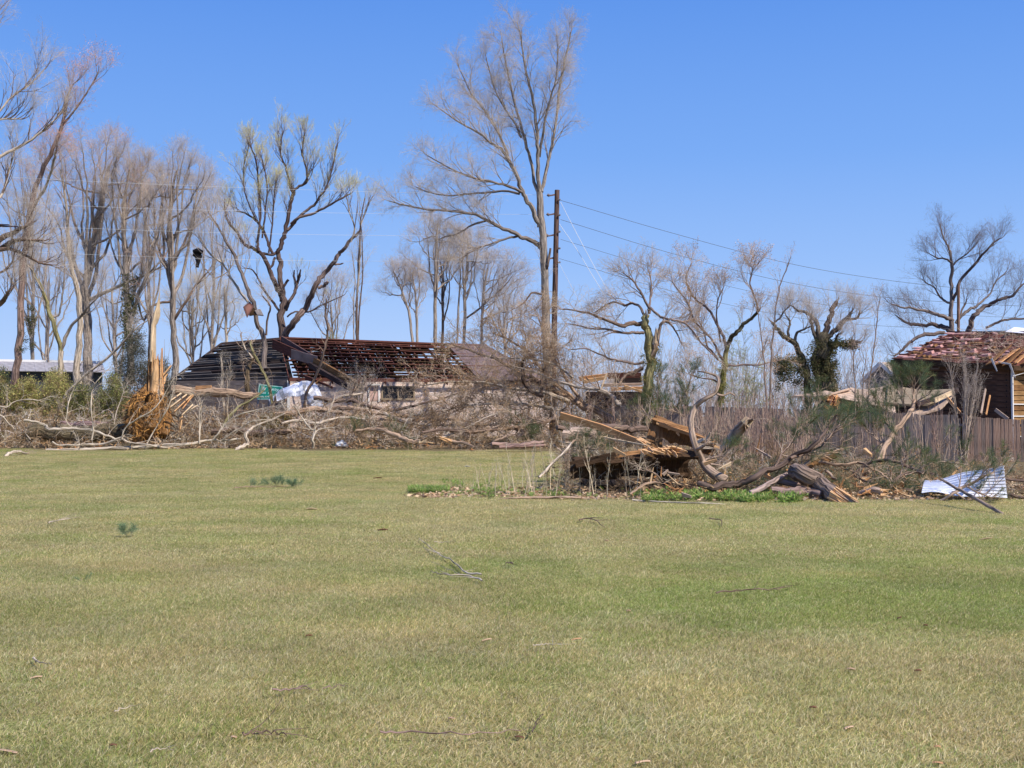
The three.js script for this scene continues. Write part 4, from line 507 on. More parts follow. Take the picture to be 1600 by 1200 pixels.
// --- the tall tree
R = rng(440); { const t = new Tree('tall_tree', 'very tall fan-shaped bare tree with pale trunk beside the utility pole', 'tree', onGround(857, 54), { d: 54, mat: barkM(.36, .31, .275), brMat: M.barkGrey, k: [3, 2], ts: .7, up: .03, ang: .62, tw: 2 }), S = barkM(.27, .225, .20), z = 54;
  const tk = t.limb('trunk', [858, 640, 15, 857, 600, 14, 854, 530, 13.5, 852, 475, 13, 850, 390, 12, 846, 350, 11.5, 843, 300, 10], z, z, t.o.mat, { gnarl: .12, flare: 1.15 }), m = t.limb('limb', [843, 302, 7, 842, 260, 6, 841, 225, 5.5, 838, 185, 5, 827, 135, 4, 818, 90, 3, 812, 48, 2], z, 53), a = t.limb('limb', [846, 300, 6.5, 851, 275, 5.5, 857, 252, 5, 864, 215, 4.5, 873, 150, 4, 882, 100, 3, 892, 50, 2], z, 55.5), b = t.limb('limb', [843, 245, 4.5, 849, 205, 4, 858, 160, 3, 868, 125, 2.5, 872, 80, 2], z, 52.5), c = t.limb('limb', [842, 303, 5.5, 834, 278, 5, 826, 240, 5, 818, 210, 4.5, 808, 175, 4, 799, 140, 3, 790, 100, 2.5, 784, 60, 1.5], z, 55), d = t.limb('limb', [843, 355, 8, 832, 330, 7.5, 822, 312, 7, 815, 295, 6.5, 806, 270, 6, 795, 248, 5, 782, 233, 4.5, 762, 218, 4, 735, 200, 3, 712, 188, 2.5, 690, 172, 1.5], z, 52), e = t.limb('limb', [796, 252, 5, 786, 225, 4.5, 775, 200, 4, 765, 183, 3.5, 750, 162, 3, 735, 145, 2.5, 720, 112, 1.5], 53, 54.5), f = t.limb('limb', [815, 215, 4, 803, 192, 3.5, 790, 172, 3, 778, 152, 2.5, 768, 125, 2, 760, 90, 1.5], 54.4, 56);
  const g = t.limb('limb', [816, 300, 5, 800, 293, 4.5, 785, 287, 4, 762, 283, 3.5, 735, 276, 3, 706, 264, 2.5, 668, 243, 1.5], 53, 50.5, S), h = t.limb('limb', [812, 303, 4, 790, 298, 3.5, 765, 300, 3.5, 735, 303, 3, 700, 305, 2.5, 670, 300, 2, 650, 292, 1.5], 53, 55.5, S), i = t.limb('limb', [847, 388, 9, 835, 378, 7.5, 818, 370, 6.5, 800, 362, 6, 782, 355, 5.5, 762, 344, 5, 745, 336, 4.5, 722, 331, 4, 700, 330, 3.5, 670, 328, 3, 640, 322, 2.5, 608, 314, 1.5], z, 51, S), j = t.limb('limb', [812, 368, 4, 795, 372, 3.5, 770, 380, 3, 745, 388, 2.5, 722, 402, 1.5], 53.4, 52, S), k = t.limb('limb', [760, 345, 3.5, 738, 352, 3, 715, 365, 2.5, 690, 372, 2], 52.8, 54, S), l = t.limb('limb', [852, 428, 4, 856, 410, 4, 860, 388, 3.5], 54, 53.8, M.barkDark), o = t.limb('limb', [845, 460, 3, 832, 457, 3, 822, 468, 2.5, 812, 478, 2, 800, 484, 1.5], 54, 53, M.barkDark);
  for (const [q, n, len, t0, kk] of [[m, 13, 1.9, .3], [a, 13, 1.9, .3], [b, 10, 1.6, .3], [c, 14, 1.8, .3], [d, 16, 2.0, .3], [e, 13, 1.8, .2], [f, 11, 1.7, .2], [g, 11, 1.7, .25], [h, 11, 1.6, .25], [i, 15, 1.7, .3], [j, 6, 1.3, .3, [3, 2]], [k, 6, 1.3, .3, [3, 2]], [o, 4, .9, .4, [3]]]) t.kids(q, n + 5, { len: len * .62, t0, bias: .18, k: kk || [3, 2] }); t.kids(tk, 6, { t0: .35, t1: .7, len: .7, k: [3], tip: false }); t.done(TW.fine, TC.grey); }
// --- snapped mossy trunk, leaning tree, snag, oak
R = rng(441); { const t = new Tree('snapped_tree', 'snapped mossy trunk with broken limbs drooping left, right of the utility pole', 'tree', onGround(1012, 50), { d: 50, mat: M.barkMoss, brMat: M.barkBrown, k: [3, 2], ts: .8, up: .03, wob: .22, ang: .7, tw: 1 }), S = barkM(.27, .2, .17);
  t.limb('trunk', [1013, 700, 17, 1013, 650, 16, 1012, 612, 15, 1016, 575, 15, 1014, 545, 14, 1011, 520, 12, 1008, 505, 11, 1010, 492, 10], 50, 50, M.barkMoss, { flare: 1.15 });
  { const m0 = new MB(); m0.splinters(P(1010, 494, 50), UP, .12, 14, .1, .4, .05); m0.build('splintered_wood', M.freshPale, t.g); const m = new MB(); m.splinters(P(1024, 535, 49.8), V(.08, 1, 0), .10, 18, .3, .65, .08, .06); m.build('splintered_wood', M.freshPale, t.g); } t.limb('limb', [1018, 560, 10, 1022, 545, 9, 1025, 530, 7], 49.9, 49.8, M.barkBrown);
  const L = [[1006, 507, 8, 990, 506, 7, 975, 508, 6.5, 962, 504, 5, 947, 500, 4.5, 932, 494, 4, 922, 490, 3.5, 900, 486, 2.5, 880, 483, 2], [1006, 520, 5, 993, 521, 4.5, 980, 520, 4, 960, 517, 3.5, 945, 514, 3, 915, 512, 2.5, 890, 506, 1.5], [1008, 500, 4, 1000, 480, 4, 988, 474, 4, 975, 477, 3.5, 960, 473, 3, 945, 478, 2.5, 930, 488, 2], [1015, 490, 4.5, 1014, 482, 4, 1002, 458, 3.5, 992, 443, 3, 985, 435, 2.5, 974, 427, 1.5], [1013, 485, 4, 1016, 465, 3, 1018, 445, 2.5, 1014, 425, 1.5], [1013, 476, 4, 1022, 486, 4, 1032, 494, 4, 1047, 500, 4, 1060, 502, 3.5, 1072, 506, 3.5, 1085, 520, 3, 1096, 535, 3, 1108, 548, 2.5, 1122, 562, 2], [1028, 540, 5, 1030, 515, 5, 1036, 503, 4.5, 1044, 503, 4, 1052, 512, 3, 1062, 530, 2], [1006, 566, 4.5, 994, 569, 4, 980, 567, 4, 965, 563, 3.5, 950, 559, 3, 935, 552, 2.5, 915, 545, 2, 892, 546, 1.5], [1004, 576, 7, 990, 582, 6, 980, 586, 5.5, 970, 596, 5], [1072, 506, 3, 1080, 490, 2.5, 1072, 470, 2.5, 1060, 455, 2, 1050, 440, 1.5]];
  L.forEach((q, i) => t.kids(t.limb('limb', q, 50, 50 + [-2, -1, 1.5, 0, 1, -1.5, .5, -2.2, -.6, .8][i], i === 0 || i === 8 ? M.barkDark : S), i === 8 ? 2 : 7, { len: .85, t0: .25, bias: .2 }));
  const l = []; for (let i = 0; i < 46; i++) l.push(placeM(P(1012 + rr(-9, 22), rr(535, 660), 50 + rr(-.4, .1)), randDir(), rr(.35, .8))); instances('ivy', CL.ivy[0], M.leaf, l, t.g, l.map(() => { const k = rr(1, 2); return C(k * 1.2, k * 1.1, k * .8); })); t.done(TW.dead, TC.brown); }
R = rng(442); { const t = new Tree('leaning_tree', 'mossy leaning tree with a thick limb angled up right, middle right of the debris', 'tree', onGround(1126, 51.5), { d: 51.5, mat: M.barkMoss, brMat: M.barkBrown, k: [3, 2], ts: .8, wob: .2, tw: 1 }), D = barkM(.13, .115, .07), S = barkM(.26, .19, .165);
  t.limb('trunk', [1125, 690, 12, 1125, 650, 11, 1127, 612, 10, 1131, 587, 9, 1134, 562, 8, 1136, 540, 7.5], 51.5, 51.5, M.barkMoss, { flare: 1.3 });
  const L = [[1136, 545, 7, 1140, 532, 7, 1150, 520, 6.5, 1158, 511, 6, 1166, 503, 5.5, 1176, 494, 5, 1186, 485, 4], [1185, 487, 3, 1181, 470, 2.5, 1175, 455, 2.5, 1171, 440, 2, 1176, 420, 1.5, 1170, 415, 1], [1135, 545, 5, 1128, 520, 4.5, 1122, 507, 4, 1115, 495, 4, 1108, 485, 3.5, 1095, 474, 3.5, 1082, 463, 3, 1076, 450, 2.5, 1072, 432, 2, 1080, 412, 1.2], [1130, 562, 4, 1120, 545, 3.5, 1110, 528, 3, 1095, 512, 3, 1085, 500, 2.5, 1078, 480, 2], [1137, 571, 3.5, 1150, 571, 3, 1165, 569, 3, 1182, 570, 2.5, 1200, 567, 2, 1218, 563, 1.5], [1122, 562, 3.5, 1112, 548, 3, 1104, 540, 3, 1100, 520, 2.5, 1092, 500, 2], [1126, 535, 3, 1120, 500, 2.5, 1122, 470, 2, 1130, 450, 1.5], [1127, 600, 3, 1110, 592, 3, 1095, 590, 2, 1080, 585, 1.5]];
  L.forEach((q, i) => t.kids(t.limb('limb', q, 51.5, 51.5 + [-.8, -1.6, 1, -1, .6, 1.2, -.4, -1][i], i ? S : D), [3, 8, 8, 6, 5, 5, 4, 4][i], { len: .75, t0: .35 }));
  const l = []; for (let i = 0; i < 22; i++) l.push(placeM(P(1130 + rr(-7, 7), rr(560, 640), 51.4 + rr(-.3, .1)), randDir(), rr(.3, .55))); instances('ivy', CL.ivy[1], M.leaf, l, t.g, l.map(() => C(1.6, 1.7, .9))); t.done([TW.dead[0], TW.deadLeaf[0]], [...TC.brown, ...TC.red]); }
R = rng(443); { const t = new Tree('broken_oak', 'stout broken oak snag cloaked in ivy, left of the ruined red-roofed house', 'tree', onGround(1284, 60), { d: 60, mat: M.barkDark, brMat: M.barkGrey, k: [3, 2], ts: .8, up: .12, wob: .22, tw: 1 }), D = barkM(.17, .145, .10), S = barkM(.24, .2, .16);
  t.limb('trunk', [1284, 690, 36, 1284, 610, 33, 1285, 575, 30, 1286, 552, 27, 1285, 535, 22, 1286, 522, 14], 60, 60, D, { flare: 1.15 });
  const L = [[1263, 640, 12, 1261, 580, 10, 1254, 562, 9.5, 1248, 548, 9, 1240, 534, 8.5, 1232, 528, 8, 1223, 523, 7, 1213, 513, 6, 1207, 504, 4], [1207, 506, 3, 1218, 498, 3, 1224, 488, 2.5, 1234, 478, 1.5], [1279, 535, 8, 1279, 520, 7.5, 1276, 505, 7, 1270, 496, 6, 1262, 490, 5, 1252, 486, 4, 1244, 483, 3.5, 1237, 478, 2.5], [1277, 535, 6, 1273, 522, 6, 1269, 508, 5, 1267, 500, 4], [1289, 530, 10, 1292, 510, 9, 1295, 497, 8, 1300, 486, 8, 1305, 477, 7, 1307, 472, 6], [1292, 530, 8, 1300, 520, 8, 1310, 512, 8, 1318, 502, 7.5, 1325, 495, 6.5, 1330, 488, 5], [1322, 498, 4, 1332, 498, 4, 1339, 496, 3.5, 1343, 490, 2.5], [1296, 542, 8, 1308, 540, 8, 1320, 538, 7.5, 1332, 535, 6, 1345, 534, 3], [1232, 528, 5, 1231, 518, 4, 1234, 508, 3.5, 1233, 500, 3, 1228, 493, 2], [1241, 534, 5, 1246, 520, 4, 1255, 515, 3, 1266, 510, 2], [1303, 538, 4, 1307, 528, 4, 1311, 522, 3]];
  L.forEach((q, i) => t.kids(t.limb('limb', q, 60, 60 + [-.6, -.6, .8, -.5, .3, -.8, -.8, -1, .4, -1, -.9][i], i === 4 || i === 10 ? M.barkDark : i ? S : D), i ? 5 : 4, { len: .85, t0: .35 }));
  const l = []; for (let i = 0; i < 190; i++) { const a = R(); l.push(placeM(a < .36 ? P(1236 + rr(-24, 22), 612 - 52 * Math.sqrt(R()), 59.6 + rr(-.8, .6)) : a < .85 ? P(1285 + rr(-20, 22), rr(532, 625), 59.4 + rr(-.3, .4)) : P(rr(1298, 1338), 538 + rr(-4, 5), 59.4), randDir(), rr(.5, 1.1))); } instances('ivy', CL.ivy[0], M.leaf, l, t.g, l.map(() => { const k = rr(.7, 1.5); return C(k, k, k); })); t.done(TW.fine, TC.grey); }
R = rng(444); { const t = new Tree('spreading_oak', 'spreading bare tree rising behind the ruined red-roofed house', 'tree', onGround(1495, 66), { d: 66, mat: barkM(.20, .155, .14), brMat: M.barkDark, k: [3, 2], ts: .9, wob: .22, up: .1, tw: 1 }), S = barkM(.26, .21, .185);
  t.limb('trunk', [1492, 640, 22, 1492, 560, 18, 1491, 520, 14], 66, 66);
  const L = [[1490, 522, 8, 1487, 495, 7, 1487, 470, 6, 1487, 440, 5.5, 1487, 415, 5, 1485, 398, 4, 1480, 384, 3, 1475, 372, 2.5, 1470, 357, 2], [1489, 470, 5, 1495, 452, 5, 1502, 437, 4.5, 1512, 425, 4.5, 1522, 413, 4.5, 1532, 402, 4, 1542, 390, 3, 1552, 380, 2.5, 1565, 372, 1.5], [1486, 474, 4, 1476, 469, 3.5, 1468, 463, 3, 1460, 450, 2.5, 1445, 441, 1.5], [1489, 502, 7, 1476, 496, 6, 1465, 491, 5.5, 1452, 486, 5, 1440, 484, 4, 1425, 481, 3.5, 1410, 481, 3, 1397, 476, 2], [1488, 522, 9, 1478, 514, 8, 1470, 509, 7, 1458, 507, 6.5, 1445, 508, 5.5, 1430, 506, 5, 1418, 505, 4, 1405, 497, 3], [1475, 520, 6, 1462, 521, 6, 1450, 521, 6, 1440, 524, 5.5, 1430, 530, 5, 1420, 537, 4.5, 1408, 549, 4, 1398, 556, 3], [1494, 505, 5, 1505, 490, 5, 1515, 484, 4.5, 1525, 478, 4, 1538, 467, 3, 1548, 458, 2.5, 1556, 440, 2, 1572, 425, 1.5], [1512, 520, 9, 1517, 506, 8, 1522, 494, 7.5, 1532, 484, 7, 1545, 477, 6, 1558, 469, 5, 1572, 465, 4.5, 1583, 462, 4, 1592, 450, 3, 1605, 440, 2], [1487, 410, 3.5, 1478, 404, 3, 1466, 404, 2.5, 1455, 398, 1.5], [1488, 415, 3, 1498, 405, 2.5, 1510, 398, 2, 1520, 388, 1.5], [1540, 512, 4, 1555, 505, 4, 1575, 500, 3.5, 1600, 498, 3, 1630, 490, 2], [1500, 495, 3, 1506, 478, 3, 1510, 470, 2]];
  L.forEach((q, i) => t.kids(t.limb('limb', q, 66, 66 + [.4, -1, 1.2, -1.4, 1, -2, 1.5, -1, .8, -.6, -1, .3][i], i % 3 === 0 ? S : t.o.mat), [8, 8, 6, 8, 7, 5, 7, 8, 5, 5, 5, 2][i], { len: .95, t0: .3, bias: .35 })); t.done(TW.fine, TC.dark); }
// --- saplings and thickets
R = rng(450); for (const [lab, d, q] of [['thin whip sapling with a few dead leaves, tallest left of the ivy snag', 47, [1203, 690, 3, 1205, 600, 3, 1207, 540, 2.6, 1213, 480, 2.2, 1221, 440, 1.8, 1233, 408, 1.2]], ['thin pale sapling leaning left beside the tall whip sapling', 48, [1200, 690, 2.5, 1196, 600, 2.5, 1192, 540, 2, 1186, 500, 1.5, 1182, 480, 1]], ['thin whip sapling between the ivy snag and the ruined house', 49, [1352, 660, 2.6, 1358, 600, 2.4, 1366, 540, 2, 1371, 500, 1.6, 1375, 465, 1]], ['pale double-stemmed sapling in front of the dark middle of the fence', 41, [1345, 705, 2.6, 1347, 660, 2.4, 1348, 630, 2, 1350, 590, 1.6, 1353, 560, 1.2]], ['thin sapling standing against the ivy snag', 47, [1336, 660, 2.4, 1336, 600, 2.2, 1334, 560, 1.8, 1336, 525, 1.2]]]) { const t = new Tree('sapling', lab, 'sapling', onGround(q[0], d), { d, mat: barkM(.34, .25, .2), k: [2], ts: .45, tw: 1 }); t.kids(t.limb('trunk', q, d, d, null, { gnarl: 1 }), 9, { len: .6, t0: .2 }); t.done(TW.deadLeaf, TC.red); }
R = rng(451); for (const [lab, d, x, n, h, sp, mt] of [['many-stemmed bare shrub in front of the ruined house and fence', 44, 1505, 16, 165, 34, barkM(.42, .34, .28)], ['many-stemmed tan shrub before the brick house wall', 57, 560, 14, 115, 34, barkM(.5, .4, .29)], ['arching bundle of pale canes over the orange plank', 31, 930, 18, 70, 44, barkM(.62, .5, .36)], ['pale dead sapling cluster beside the gable boards of the brick house', 57, 352, 6, 135, 9, M.barkPale]]) {
  const t = new Tree('bare_shrub', lab, 'shrub', onGround(x, d), { d, mat: mt, k: [2], ts: .35, tw: 1, ang: .4 }); const by = 650 + (EYE - ground(onGround(x, d).x, -d)) / d * FPX;
  for (let i = 0; i < n; i++) { const e = rr(-1, 1) * sp, hh = h * rr(.55, 1), arch = lab.startsWith('arching'); t.kids(arch ? t.limb('stem', [x + rr(-4, 4), by, 2, x + rr(-3, 3) - 2, by - hh * .5, 2, x - 10 - R() * 18, by - hh * .85, 1.6, x - 25 - R() * 40, by - hh * rr(.85, 1), 1], d, d + rr(-1, 1)) : t.limb('stem', [x + e * .15, by, 2.6, x + e * .4, by - hh * .4, 2.2, x + e * .75, by - hh * .75, 1.6, x + e, by - hh, 1], d, d + rr(-.8, .8)), arch ? 1 : 4, { len: .55, t0: .4, tip: !arch }); } t.done(TW.fine, lab.startsWith('many-stemmed bare') ? TC.grey : TC.pale); }
function bush(name, label, cat, d, area, n, geo, tint, o = {}) { R = rng(o.seed || n); const g = thing(name, label, cat, onGround((area[0] + area[1]) / 2, d)), l = [], cc = []; const lump = x => .72 + .28 * Math.sin(x * .11 + 1) * Math.sin(x * .037 + 2) + .2 * (fbm(x * .05, 3, d, 3) - .5);
  for (let i = 0; i < n; i++) { const x = rr(area[0], area[1]), e = 1 - Math.abs((x - (area[0] + area[1]) / 2) / ((area[1] - area[0]) / 2)) ** (o.edge || 5), dz = d + rr(-1, 1) * (o.deep || 1.2), gr = onGround(x, dz), top = P(x, lerp(area[3], area[2], clamp(e, 0, 1) * lump(x)), dz).y, y = lerp(gr.y, top, Math.pow(R(), .65)); l.push(placeM(V(gr.x, y, gr.z), randDir().addScaledVector(UP, .6).normalize(), rr(.6, 1.2) * (o.s || 1))); const k = rr(.7, 1.3); cc.push(C(tint[0] * k, tint[1] * k, tint[2] * k)); }
  geo.forEach((ge, q) => { const a = l.filter((_, i) => i % geo.length === q); instances(o.part || 'foliage', ge, o.m || M.leaf, a, g, cc.filter((_, i) => i % geo.length === q)); });
  const st = new MB(); for (let i = 0; i < (o.stems || 12); i++) { const p = onGround(rr(lerp(area[0], area[1], .2), lerp(area[0], area[1], .8)), d + rr(-.6, .6)); stick(st, p, V(rr(-.3, .3), 1, rr(-.3, .3)).normalize(), (P(0, area[2], d).y - p.y) * rr(.5, .8), .03, 5, .12, .03, 5); } st.build('stem', M.barkGrey, g).userData.kind = 'stuff'; return g; }
bush('green_thicket', 'broad green privet thicket at the left edge below the grey shed', 'thicket', 57, [-60, 130, 572, 668], 640, CL.privet, [2.0, 1.8, 1.6], { seed: 1 }); bush('green_thicket', 'darker green thicket just left of the splintered stump', 'thicket', 56.5, [105, 215, 585, 668], 330, CL.privet, [1.3, 1.25, 1.15], { seed: 2 }); bush('evergreen_shrub', 'tall grey-green twiggy shrub rising behind the splintered stump', 'shrub', 59, [168, 272, 488, 650], 800, CL.greyBush, [.95, .95, .95], { seed: 3, edge: 2.4 }); bush('grey_bush', 'pale green bush peeking over the brick house ridge', 'shrub', 76, [470, 540, 508, 580], 90, CL.greyBush, [2.6, 3, 2.2], { seed: 4, edge: 2 }); bush('grey_bush', 'pale grey-green feathery bush behind the leaning mossy tree', 'shrub', 58, [1138, 1188, 468, 640], 150, TW.leafy, [.34, .31, .25], { seed: 5, edge: 2, m: M.vert, part: 'twigs' });
// far bare wood along the horizon
{ R = rng(460); const l = [], cc = []; for (let i = 0; i < 900; i++) { const d = rr(95, 150), p = onGround(rr(-250, 1850), d), k = rr(.9, 1.5); l.push(placeM(p, V(rr(-.15, .15), 1, rr(-.15, .15)).normalize(), rr(2, 4.2))); cc.push(C(.42 * k, .37 * k, .34 * k)); } for (let i = 0; i < 380; i++) { const d = rr(66, 78), p = onGround(rr(830, 1500), d), k = rr(.9, 1.4); l.push(placeM(p, V(rr(-.2, .2), 1, rr(-.15, .15)).normalize(), rr(2, 4.6))); cc.push(C(.42 * k, .35 * k, .30 * k)); } const g = new THREE.Group(); g.name = 'distant_woods'; scene.add(g); tag(g, 'far thin line of grey leafless scrub along the horizon', 'woods', null, 'stuff'); TW.vase.concat(TW.fine).forEach((ge, q, a) => instances('scrub', ge, M.vert, l.filter((_, i) => i % a.length === q), g, cc.filter((_, i) => i % a.length === q))); }
// things caught in the trees
R = rng(470); { const pts = [], m = new MB(); for (let i = 0; i <= 8; i++) { const t = i / 8; pts.push({ v: P(307 + Math.sin(t * 4) * 1.5 + 2.5 * t, 391 + 27 * t, 63.5), r: px(11 * (.5 + .7 * Math.sin(Math.min(1, t * 1.4 + .15) * 3)) * (1.1 - .6 * t), 63.5) / 2 + .03 }); } m.tube(pts, 8, .2, true, .5); m.tube([{ v: P(303, 393, 63.5), r: .1 }, { v: P(309, 391, 63.4), r: .14 }, { v: P(316, 394, 63.4), r: .12 }], 7, .2, true); tag(m.build('hanging_cloth', M.cloth), 'black torn cloth hanging in the rounded bare tree', 'cloth'); }
{ const g = thing('sheet_wreckage', 'crumpled brown sheet caught in the pale curving tree', 'sheet', P(388, 484, 61)); R = rng(471); for (const [q, mt] of [[[[380, 480, 60.9], [390, 472, 61.2], [396, 480, 60.8], [386, 497, 60.7]], M.rust], [[[386, 474, 61.3], [400, 484, 61], [402, 492, 60.6], [390, 494, 60.9]], M.rotDark], [[[398, 486, 60.8], [407, 484, 60.9], [412, 494, 60.7], [402, 493, 60.5]], M.boardGrey]]) { const m = new MB(); m.slab(...q.map(a => P(...a)), .06); m.build('fold', mt, g); } }
R = rng(472); { const m = new MB(); m.bar(P(-40, 352, 49.2), P(28, 354, 49), .14, .05, UP, .3); m.bar(P(-40, 350, 49.2), P(14, 351, 49), .05, .2, UP, .5); tag(m.build('metal_strip', std(C(.05, .03, .04), { roughness: .6 })), 'dark bent metal strip lodged in the gnarled limbs at the left edge', 'metal strip'); }

// ---------------------------------------------------------------- debris row at the back of the lawn (left)
const NT = [[1, 1, 1], [1.2, 1.15, .95], [.85, .9, .9]];
function fallen(name, label, cat, d, limbs, o = {}) {     // limbs: [points, d0, d1, kids, material, part name]
  R = rng(o.seed || Math.round(limbs[0][0][0] * 7 + limbs[0][0][1])); const q = limbs[0][0], b = P(q[0], q[1], limbs[0][1]); b.y = ground(b.x, b.z);
  const t = new Tree(name, label, cat, b, { d, mat: o.mat || M.barkBrown, brMat: o.brMat, up: .02, wob: .24, ang: .75, k: [2], ts: .5, tw: 1, len: 1, floor: true, group: o.group, ...o });
  for (const [p, d0, d1, n, mt, nm] of limbs) { const pts = t.limb(nm || 'limb', mt === M.barkWhite ? p.map((w, i) => i % 3 === 2 ? w * .78 : w) : p, d0, d1, mt, { gnarl: o.gnarl ?? .4, kink: (o.gnarl ?? .4) < .3 ? 0 : p[2] > 12 ? .2 : .45 }); if (n) t.kids(pts, n, { t0: .2, tip: o.tip }); }
  if (o.extra) o.extra(t); return t.done(o.geos || TW.dead, o.tc || TC.brown);
}
// splintered stump on its root mass
{
  R = rng(501); const d = 49.6, base = onGround(232, d), s = thing('splintered_stump', 'snapped trunk ending in a tall orange spike on an upturned rust-coloured root mass', 'stump', base), Q = (x, y, e = 0) => P(x, y, d + e);
  { const g = (() => { const q = new THREE.IcosahedronGeometry(1, 14); q.deleteAttribute('normal'); q.deleteAttribute('uv'); const w = mergeVertices(q, 1e-4), n = w.attributes.position.count, uv = new Float32Array(n * 2); for (let i = 0; i < n; i++) { uv[i * 2] = w.attributes.position.getX(i) + w.attributes.position.getZ(i) * .6; uv[i * 2 + 1] = w.attributes.position.getY(i); } w.setAttribute('uv', new THREE.BufferAttribute(uv, 2)); return w; })(), p = g.attributes.position, c = Q(233, 650), w = px(31, d), hgt = px(46, d); for (let i = 0; i < p.count; i++) { const v = V(p.getX(i), p.getY(i), p.getZ(i)), n = fbm(v.x * 2 + v.z * 1.3 + 5, v.y * 2.2 - v.z, 31, 4), k = .5 + .6 * n + .5 * Math.abs(fbm(v.x * 5 + v.z * 3, v.y * 4 + v.z * 5, 33, 4) - .5) * 2; p.setXYZ(i, v.x * w * k * (1.05 - .25 * v.y), v.y * hgt * k, v.z * w * .8 * k); } g.translate(c.x - base.x, c.y - base.y, c.z - base.z); g.computeVertexNormals(); const m = new THREE.Mesh(g, std(C(.30, .155, .06), { map: mottle, bumpMap: mottleBump, bumpScale: .08 })); m.name = 'root_mass'; m.castShadow = m.receiveShadow = true; s.add(m); }
  const fib = new MB(); fib.col = [1, 1, 1]; for (let i = 0; i < 800; i++) { const a = rr(-1.2, 4.3), e = rr(-.9, 1.1), c = Q(233 + Math.cos(a) * Math.cos(e) * 32, 650 - Math.sin(e) * 44), o = V(0, 0, Math.sin(a) * .75 * Math.cos(e)), p = c.add(o); const k = rr(.5, 1.4), t = R(); fib.col = t < .5 ? [.62 * k, .31 * k, .09 * k] : t < .8 ? [.34 * k, .18 * k, .08 * k] : [.10, .06, .035]; stick(fib, p, V(rr(-.7, .7), rr(-1, .4), rr(-.2, .8)).normalize(), rr(.12, .42), rr(.007, .022), 4, .28, -.12, 4); } fib.build('root_fibres', M.vert, s).userData.kind = 'stuff';
  for (let i = 0; i < 30; i++) { const m = new MB(), a = rr(0, 6.28), c = Q(233 + Math.cos(a) * rr(6, 30), 650 + Math.sin(a) * rr(6, 34), .5); m.bar(c, c.clone().add(V(rr(-.3, .3), rr(-.75, -.1), rr(.05, .3))), rr(.05, .15), .04, V(1, rr(-.5, .5), .4), rr(.2, .6)); m.build('torn_slab', pick([M.orange, M.rot, M.fresh, M.orange]), s); }
  for (let i = 0; i < 22; i++) { const m = new MB(), a = i / 22 * 6.28; stick(m, Q(233 + Math.cos(a) * 24, 652 + Math.sin(a) * 26, rr(-.5, .5)), V(Math.cos(a), -Math.sin(a) * .8, rr(-.1, .7)).normalize(), rr(.5, 1.0), rr(.04, .08), 6, .3, -.05, 6); m.build('root', pick([M.rot, M.rotDark, M.barkBrown]), s); }
  for (let i = 0; i < 26; i++) { const x = lerp(232, 254, (i % 13) / 12), m = new MB(), f = Math.sin(i * 1.7) * .5 + .5, ty = lerp(552, 546, (i % 13) / 12) + rr(-6, 22) + f * 6 - (i > 2 && i < 6 ? 4 : 0); m.bar(Q(x + rr(-2, 2), 618, rr(-.18, .18)), Q(x + rr(-1, 1), ty, rr(-.18, .22)), px(2.6, d) * rr(.7, 1.4), .08, V(1, 0, rr(-.5, .5)), rr(.1, .7)); m.build('wood_slab', i % 4 ? M.fresh : M.orange, s); }
  { const m = new MB(); m.tube([[240, 625, 9], [243, 600, 7], [244, 575, 5], [244, 562, 3]].map(([x, y, r]) => ({ v: Q(x, y, -.05), r: px(r, d) })), 10, .12, true); m.build('trunk', M.fresh, s); const b = new MB(); for (let i = 0; i < 9; i++) b.bar(Q(231 + rr(-2, 2), 620, -.2 + i * .04), Q(232 + rr(-1, 2), rr(535, 580), -.2 + i * .04), .07, .03, V(.3, 0, 1), .4); b.build('bark', M.rotDark, s); }
  { const m = new MB(); for (let i = 0; i < 6; i++) m.tube([[237 + i * .8, 565, 3], [237 + i * .7, 535, 3.2], [239 + i * .5, 508, 2.8], [243 + i * .4, 488 + i * 3, 2], [248 + i * .2, 468 + i * 5, 1.1], [250, 452 + i * 7, .3]].map(([x, y, r], k) => ({ v: Q(x + rr(-.5, .5), y, (i - 2.5) * .04), r: px(r, d) })), 5, .2); m.build('splinter_spike', M.freshPale, s); }
  for (const [a, b, w] of [[[244, 600], [268, 571], .16], [[247, 604], [262, 584], .1], [[256, 600], [259, 588], .08], [[238, 606], [250, 590], .1]]) { const m = new MB(); m.bar(Q(...a, .3), Q(...b, .45), w, .07, V(0, 0, 1).add(V(.3, .4, 0)), .7); m.build('splinter', M.fresh, s); }
  { const m = new MB(); for (let i = 0; i < 60; i++) stick(m, Q(rr(205, 265), rr(590, 630), rr(-.2, .5)), V(rr(-1, 1), rr(-.4, .9), rr(0, .6)).normalize(), rr(.3, .8), .015, 4, .3, 0, 3); m.build('rootlets', M.barkDark, s).userData.kind = 'stuff'; }
}
fallen('fallen_log', 'thick fallen trunk split into orange splinters, just right of the stump', 'log', 51, [[[268, 610, 16, 300, 611, 17, 340, 613, 15, 395, 618, 11], 51.5, 52.5, 4, M.barkBrown, 'trunk']], { extra: t => { for (const [a, b, w, mt] of [[[300, 618], [272, 644], .34, M.fresh], [[291, 618], [262, 640], .26, M.freshPale], [[282, 616], [256, 634], .22, M.freshPale], [[303, 616], [284, 640], .3, M.orange], [[300, 634], [283, 650], .24, M.freshPale], [[312, 632], [298, 640], .18, M.freshPale], [[284, 646], [281, 672], .2, M.fresh], [[268, 608], [300, 616], .14, M.freshPale], [[306, 606], [330, 604], .2, M.orange]]) { const m = new MB(); m.bar(P(...a, 50.6 + rr(-.2, .2)), P(...b, 49.8), w, .07, V(.6, .7, .3), .55, .8); m.build('splinter', mt, t.g); } } });
